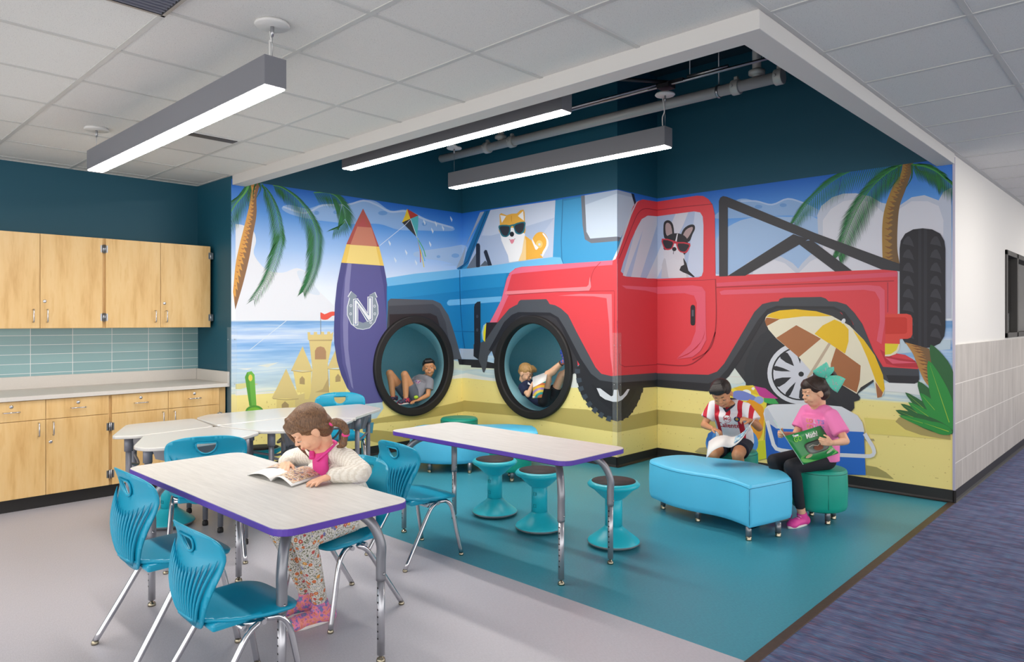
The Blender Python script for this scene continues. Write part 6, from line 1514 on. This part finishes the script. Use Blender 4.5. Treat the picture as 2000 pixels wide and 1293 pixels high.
def disc(nm, m_, x, z, r, n, o_, a0=0):
    mb = MB(); P_ = [mb.bm.verts.new((x+r*math.cos(2*math.pi*q/n+a0), .40, z+r*math.sin(2*math.pi*q/n+a0))) for q in range(n)]; mb._f(P_); bmesh.ops.poke(mb.bm, faces=mb.bm.faces[:]); bmesh.ops.subdivide_edges(mb.bm, edges=mb.bm.edges[:], cuts=3); decal_y(mb.build(nm, m_, sh), sh, o_)
bw = mat('badge_white', '#efedf0', .6)
disc('sponsor_patch', rr, 0, .655, .032, 8, .0015, .39); disc('sponsor_patch', bw, 0, .655, .028, 8, .0022, .39)
dtext('MG', .033, .0, .655, rr); dtext('Caliente', .058, .0, .598, rr, .85)
disc('club_badge', mat('badge_navy', '#27365f', .5), -.072, .655, .021, 20, .002); disc('club_badge_centre', mat('badge_gold', '#c9a24a', .5), -.072, .655, .011, 16, .003)
navy = cloth('navy_shorts', '#1b2033', .8, 90)
def sht(mb):
    for h, kn in (((-.07, .0, .435), LK), ((.07, .0, .435), RK)):
        h, kn = V(*h), V(*kn); e_ = h*.32+kn*.68; mb.tube([h, (h+e_)/2, e_], [.075, .073, .070], 20); mb.ell(h, .075)
    mb.ell((0, -.005, .445), (.13, .095, .065))
garment(k.t, 'shorts', navy, sht)
hb = hairm('black_hair', '#0f0c0c', '#2c2422')
def hr(mb, x0=0):
    f = lambda x, y, z: V(*hc)+Rh @ V(x, y, z); e = lambda p, r: mb.ell(f(*p), r, Rh, 28, 18)
    e((0, -.018, .040), (.079, .090, .078)); e((0, .022, .068), (.064, .068, .040)); e((0, -.045, .0), (.062, .056, .05))
    for q in range(9): x = -.05+.0125*q; limb(mb, [f(x*.6, .03, .105), f(x, .068, .090), f(x*1.05, .084, .070)], [.014, .012, .005], 8, sub=3)
garment(k.t, 'hair', hb, hr, .0042, 2)
for a_, b_ in ((LA, (-.13, .41, 0)), (RA, (.10, .41, 0))): shoe(k.t, (a_[0], a_[1], .07), b_, mat('dark_sneaker', '#2b2d35', .6), solew)
t = thing('magazine', 'white magazine held open on the lap of the boy in the striped jersey', 'magazine', (0, 0, 0))
P1, P2, P3, P4, P5, P6 = pt(1379, 894, 5.10), pt(1389, 868, 5.17), pt(1417, 882, 5.10), pt(1412, 852, 5.24), pt(1442, 876, 5.14), pt(1474, 822, 5.22)
t.location = P4; g = lambda p: p-P4
mb = MB(); row1 = crom([pt(1379, 895, 5.10), pt(1392, 880, 5.07), pt(1410, 872, 5.06), pt(1428, 873, 5.08), pt(1448, 858, 5.10), pt(1462, 835, 5.14)], 4); row2 = crom([pt(1384, 862, 5.24), pt(1398, 853, 5.22), pt(1415, 850, 5.22), pt(1432, 853, 5.24), pt(1452, 843, 5.26), pt(1474, 818, 5.28)], 4)
mb.sheet([[g(a_), g(a_.lerp(b_, .5)+V(0, 0, .004)), g(b_)] for a_, b_ in zip(row1, row2)], thick=.003); mb.build('pages', pgm, t)
mb = MB(); mb.sheet([[g(a_.lerp(b_, q)+V(0, -.002, .006)) for q in (.15, .5, .85)] for a_, b_ in list(zip(row1, row2))[13:20]]); mb.build('printed_picture', ramp_mat('blue_picture', lambda nt, bs: ramp(nt, noisen(nt, coord(nt), 45, 3), [(.35, '#3f7fb0'), (.5, '#8fc4dc'), (.6, '#e6ecec'), (.7, '#5f9a7f')]), .5), t)
# ---- the boy in the left opening
k = Kid('boy in a grey shirt lying in the round opening beside the surfboard', (-6.34, 5.00, 0), math.pi, 'tanb', '#cf9468')
hc = (-.07, -.20, .875); Rh = rotm(52, -2, 6)
k.head(hc, Rh, .95, iris='#2a1a12', brow='#1d1410', lip='#b5655c', lids=.35, smile=1.0, neck=(-.03, -.17, .765))
shL, shR = (-.135, -.155, .725), (.105, -.15, .73); elL, wrL = (-.17, -.10, .575), (-.17, .04, .53)
k.arm(shL, elL, wrL, (.1, 1, -.1), (0, 0, -1), (1, .1, 0), curl=.4, hs=.92, r=(.031, .026, .024, .017)); k.arm(shR, (.13, -.05, .62), (.04, .04, .60), (-.7, .5, -.3), (0, 0, -1), (-.3, .6, .3), curl=.5, hs=.92, r=(.031, .026, .024, .017))
k.torso((0, -.0, .56), (0, -.06, .63), (-.01, -.13, .71)); LK, LA, RK, RA = (-.055, .14, .815), (-.09, .15, .545), (.10, .23, .825), (.08, .20, .545)
k.leg((-.07, .0, .55), LK, LA, (.056, .043, .041, .026)); k.leg((.07, .0, .55), RK, RA, (.056, .043, .041, .026)); k.body()
gry = cloth('heather_grey_cotton', '#8d8d96', .85, 90)
def sh_(mb): shirt(mb, (0, .0, .555), (0, -.055, .62), (-.01, -.12, .68), shL, shR, (-.02, -.155, .745), w=.138, d=.66, upv=(0, 1, .9), sl=[(shL, elL, .6, .048, .054), (shR, (.13, -.05, .62), .6, .048, .052)])
sh = garment(k.t, 'shirt', gry, sh_)
mb = MB(); P_ = []
for q in range(20):
    a_ = 2*math.pi*q/20; P_.append(mb.bm.verts.new((-.05+.05*math.cos(a_), -.045-.02*math.sin(a_), .735+.035*math.sin(a_))))
mb._f(P_); bmesh.ops.poke(mb.bm, faces=mb.bm.faces[:]); decal(mb.build('shirt_print', ramp_mat('shirt_graphic', lambda nt, bs: ramp(nt, noisen(nt, coord(nt), 75, 2), [(.38, '#2b4fa0'), (.46, '#e8e6ea'), (.54, '#c2385a'), (.64, '#6f4fa8')]), .6), sh), sh, .002)
gsh = cloth('grey_shorts', '#5f6774', .85, 90)
def sht(mb):
    for h, kn in (((-.07, .0, .55), LK), ((.07, .0, .55), RK)):
        h, kn = V(*h), V(*kn); e_ = h*.45+kn*.55; mb.tube([h, (h+e_)/2, e_], [.068, .066, .064], 20); mb.ell(h, .068)
    mb.ell((0, -.005, .55), (.12, .085, .06))
garment(k.t, 'shorts', gsh, sht)
def hr(mb):
    f = lambda x, y, z: V(*hc)+Rh @ V(x, y, z)*.95; e = lambda p, r: mb.ell(f(*p), r, Rh, 28, 18)
    e((0, -.022, .042), (.074, .084, .072)); e((0, .018, .072), (.058, .060, .034)); e((0, -.05, .0), (.058, .05, .05))
    for q in range(7): x = -.04+.0133*q; limb(mb, [f(x*.6, .03, .105), f(x, .07, .092), f(x*1.05, .082, .075)], [.014, .011, .005], 8, sub=3)
garment(k.t, 'hair', hb, hr, .0042, 2)
for a_, b_ in ((LA, (-.10, .27, .49)), (RA, (.07, .32, .51))): shoe(k.t, (a_[0], a_[1], .545), b_, ramp_mat('dark_patterned_sneaker', lambda nt, bs: ramp(nt, noisen(nt, coord(nt), 55, 2), [(.4, '#23283a'), (.52, '#3c4a66'), (.6, '#c9344a')]), .6), solew, k=.95)
tag(MB().ell((-6.17, 4.93, .565), (.022, .028, .02)).build('toy', mat('lime_green_toy', '#b6d936', .5)), 'small lime green toy beside the hand of the boy in the grey shirt', 'toy')
# ---- the boy in the right opening
k = Kid('blond boy in a navy shirt lying with his legs up in the right opening', (-4.99, 5.78, 0), -math.pi/2, 'pale', '#e8b795')
hc = (.02, -.28, .835); Rh = rotm(8, 26, 0)
k.head(hc, Rh, .95, iris='#4a6078', brow='#8b6a45', lip='#c07a70', lids=.8, neck=(0, -.27, .715))
shL, shR = (-.115, -.235, .695), (.125, -.235, .69); elR, wrR = (.17, -.11, .615), (.10, -.10, .745)
k.arm(shR, elR, wrR, (-.3, .45, .75), (-.6, .5, -.2), (-.6, -.3, .5), curl=.7, hs=.92, pinch=.4, r=(.031, .026, .024, .017)); k.arm(shL, (-.15, -.10, .63), (-.07, -.03, .73), (.3, .6, .6), (.6, .4, -.2), (.4, -.4, .5), curl=.7, hs=.92, r=(.031, .026, .024, .017))
k.torso((0, -.0, .56), (0, -.10, .58), (0, -.20, .66)); RK, RA, LK, LA = (.07, .09, .845), (.04, .27, .985), (-.06, .17, .835), (-.07, .31, .93)
k.leg((.07, .02, .555), RK, RA, (.056, .043, .041, .026)); k.leg((-.07, .02, .555), LK, LA, (.056, .043, .041, .026)); k.body()
nvs = cloth('navy_cotton', '#1d2748', .85, 90)
def sh_(mb): shirt(mb, (0, .0, .555), (0, -.10, .575), (0, -.19, .635), shL, shR, (0, -.245, .705), w=.135, d=.64, upv=(0, .6, 1), sl=[(shL, (-.15, -.10, .63), .62, .046, .052), (shR, elR, .66, .047, .054)])
sh = garment(k.t, 'shirt', nvs, sh_)
mb = MB(); P_ = [mb.bm.verts.new(p) for p in ((.06, -.13, .73), (.09, -.17, .73), (.07, -.20, .75), (.05, -.16, .74))]; mb._f(P_); decal(mb.build('shirt_print', mat('ink_white', '#dfe4ee', .6), sh), sh, .002)
def sht(mb):
    for h, kn in (((-.07, .02, .555), LK), ((.07, .02, .555), RK)):
        h, kn = V(*h), V(*kn); e_ = h*.5+kn*.5; mb.tube([h, (h+e_)/2, e_], [.068, .068, .066], 20); mb.ell(h, .068)
    mb.ell((0, .0, .555), (.12, .085, .065))
garment(k.t, 'shorts', cloth('black_sport_shorts', '#16161c', .6, 60), sht)
hb2 = hairm('blond_hair', '#8a6236', '#d6aa6a')
def hr(mb):
    f = lambda x, y, z: V(*hc)+Rh @ V(x, y, z)*.95; e = lambda p, r: mb.ell(f(*p), r, Rh, 28, 18)
    e((0, -.020, .040), (.075, .085, .074)); e((0, .020, .066), (.060, .064, .040)); e((0, -.05, .0), (.058, .05, .05))
    for q in range(9): x = -.05+.0125*q; limb(mb, [f(x*.6, .03, .105), f(x, .075, .088), f(x*1.05, .092, .060)], [.014, .012, .005], 8, sub=3)
garment(k.t, 'hair', hb2, hr, .0042, 2)
for a_, an in ((RA, 1), (LA, 0)):
    u_ = (V(*a_)-V(*(RK if an else LK))).normalized(); toe_ = V(*a_)+u_*.065+V(0, -.07, .11)*1.0; upd = -u_
    shoe(k.t, a_, tuple(V(*a_)+u_*.06+V(0, -.06, .105)), ramp_mat('blue_sneaker', lambda nt, bs: ramp(nt, noisen(nt, coord(nt), 40, 2), [(.4, '#1d3fae'), (.55, '#2f6fd0'), (.62, '#e07a3a')]), .6), solew, k=.9, up=upd)
    MB().tube([V(*a_)-u_*.035, V(*a_)-u_*.01], .031, 16).build('sock', mat('brown_striped_sock', '#6e4a3a', .9), k.t)
t = thing('picture_book', 'picture book with rainbow arcs held by the blond boy in the right opening', 'book', (0, 0, 0))
A_, B_, C_, D_ = pt(1040, 778, 7.30), pt(1041, 757, 7.36), pt(1066, 744, 7.36), pt(1058, 776, 7.30); t.location = A_
q_ = [p-A_ for p in (A_, B_, C_, D_)]; nn = (q_[1]-q_[0]).cross(q_[3]-q_[0]).normalized()
if nn.dot(V(0, 0, CH)-A_) < 0: nn = -nn
def rb(nt, bs):
    ln = nd(nt, 'ShaderNodeVectorMath', operation='LENGTH'); nt.links.new(coord(nt, loc=tuple(-(q_[3]+V(0, 0, -.02)))), ln.inputs[0])
    return ramp(nt, mathn(nt, 'FRACT', mathn(nt, 'MULTIPLY', ln.outputs['Value'], 8)), [(0, '#e0b43c'), (.2, '#c9714a'), (.4, '#2f9a94'), (.6, '#d8c04a'), (.8, '#9a7fb0')], 'CONSTANT')
mb = MB(); mb.sheet([[q_[0], q_[1]], [q_[3], q_[2]]], thick=.004); mb.build('front_cover', ramp_mat('rainbow_cover', rb, .5), t)
E1, E2 = pt(1040, 737, 7.50)-A_, pt(1070, 726, 7.52)-A_
mb = MB(); mb.sheet([[q_[1]+nn*-.004, q_[2]+nn*-.004], [E1, E2]], thick=.003); mb.build('pages', pgm, t)
MB().box(tuple(q_[0]*.85+q_[3]*.15+nn*.004+V(0, 0, .012)), (.02, .02, .012)).build('barcode_label', pgm, t)
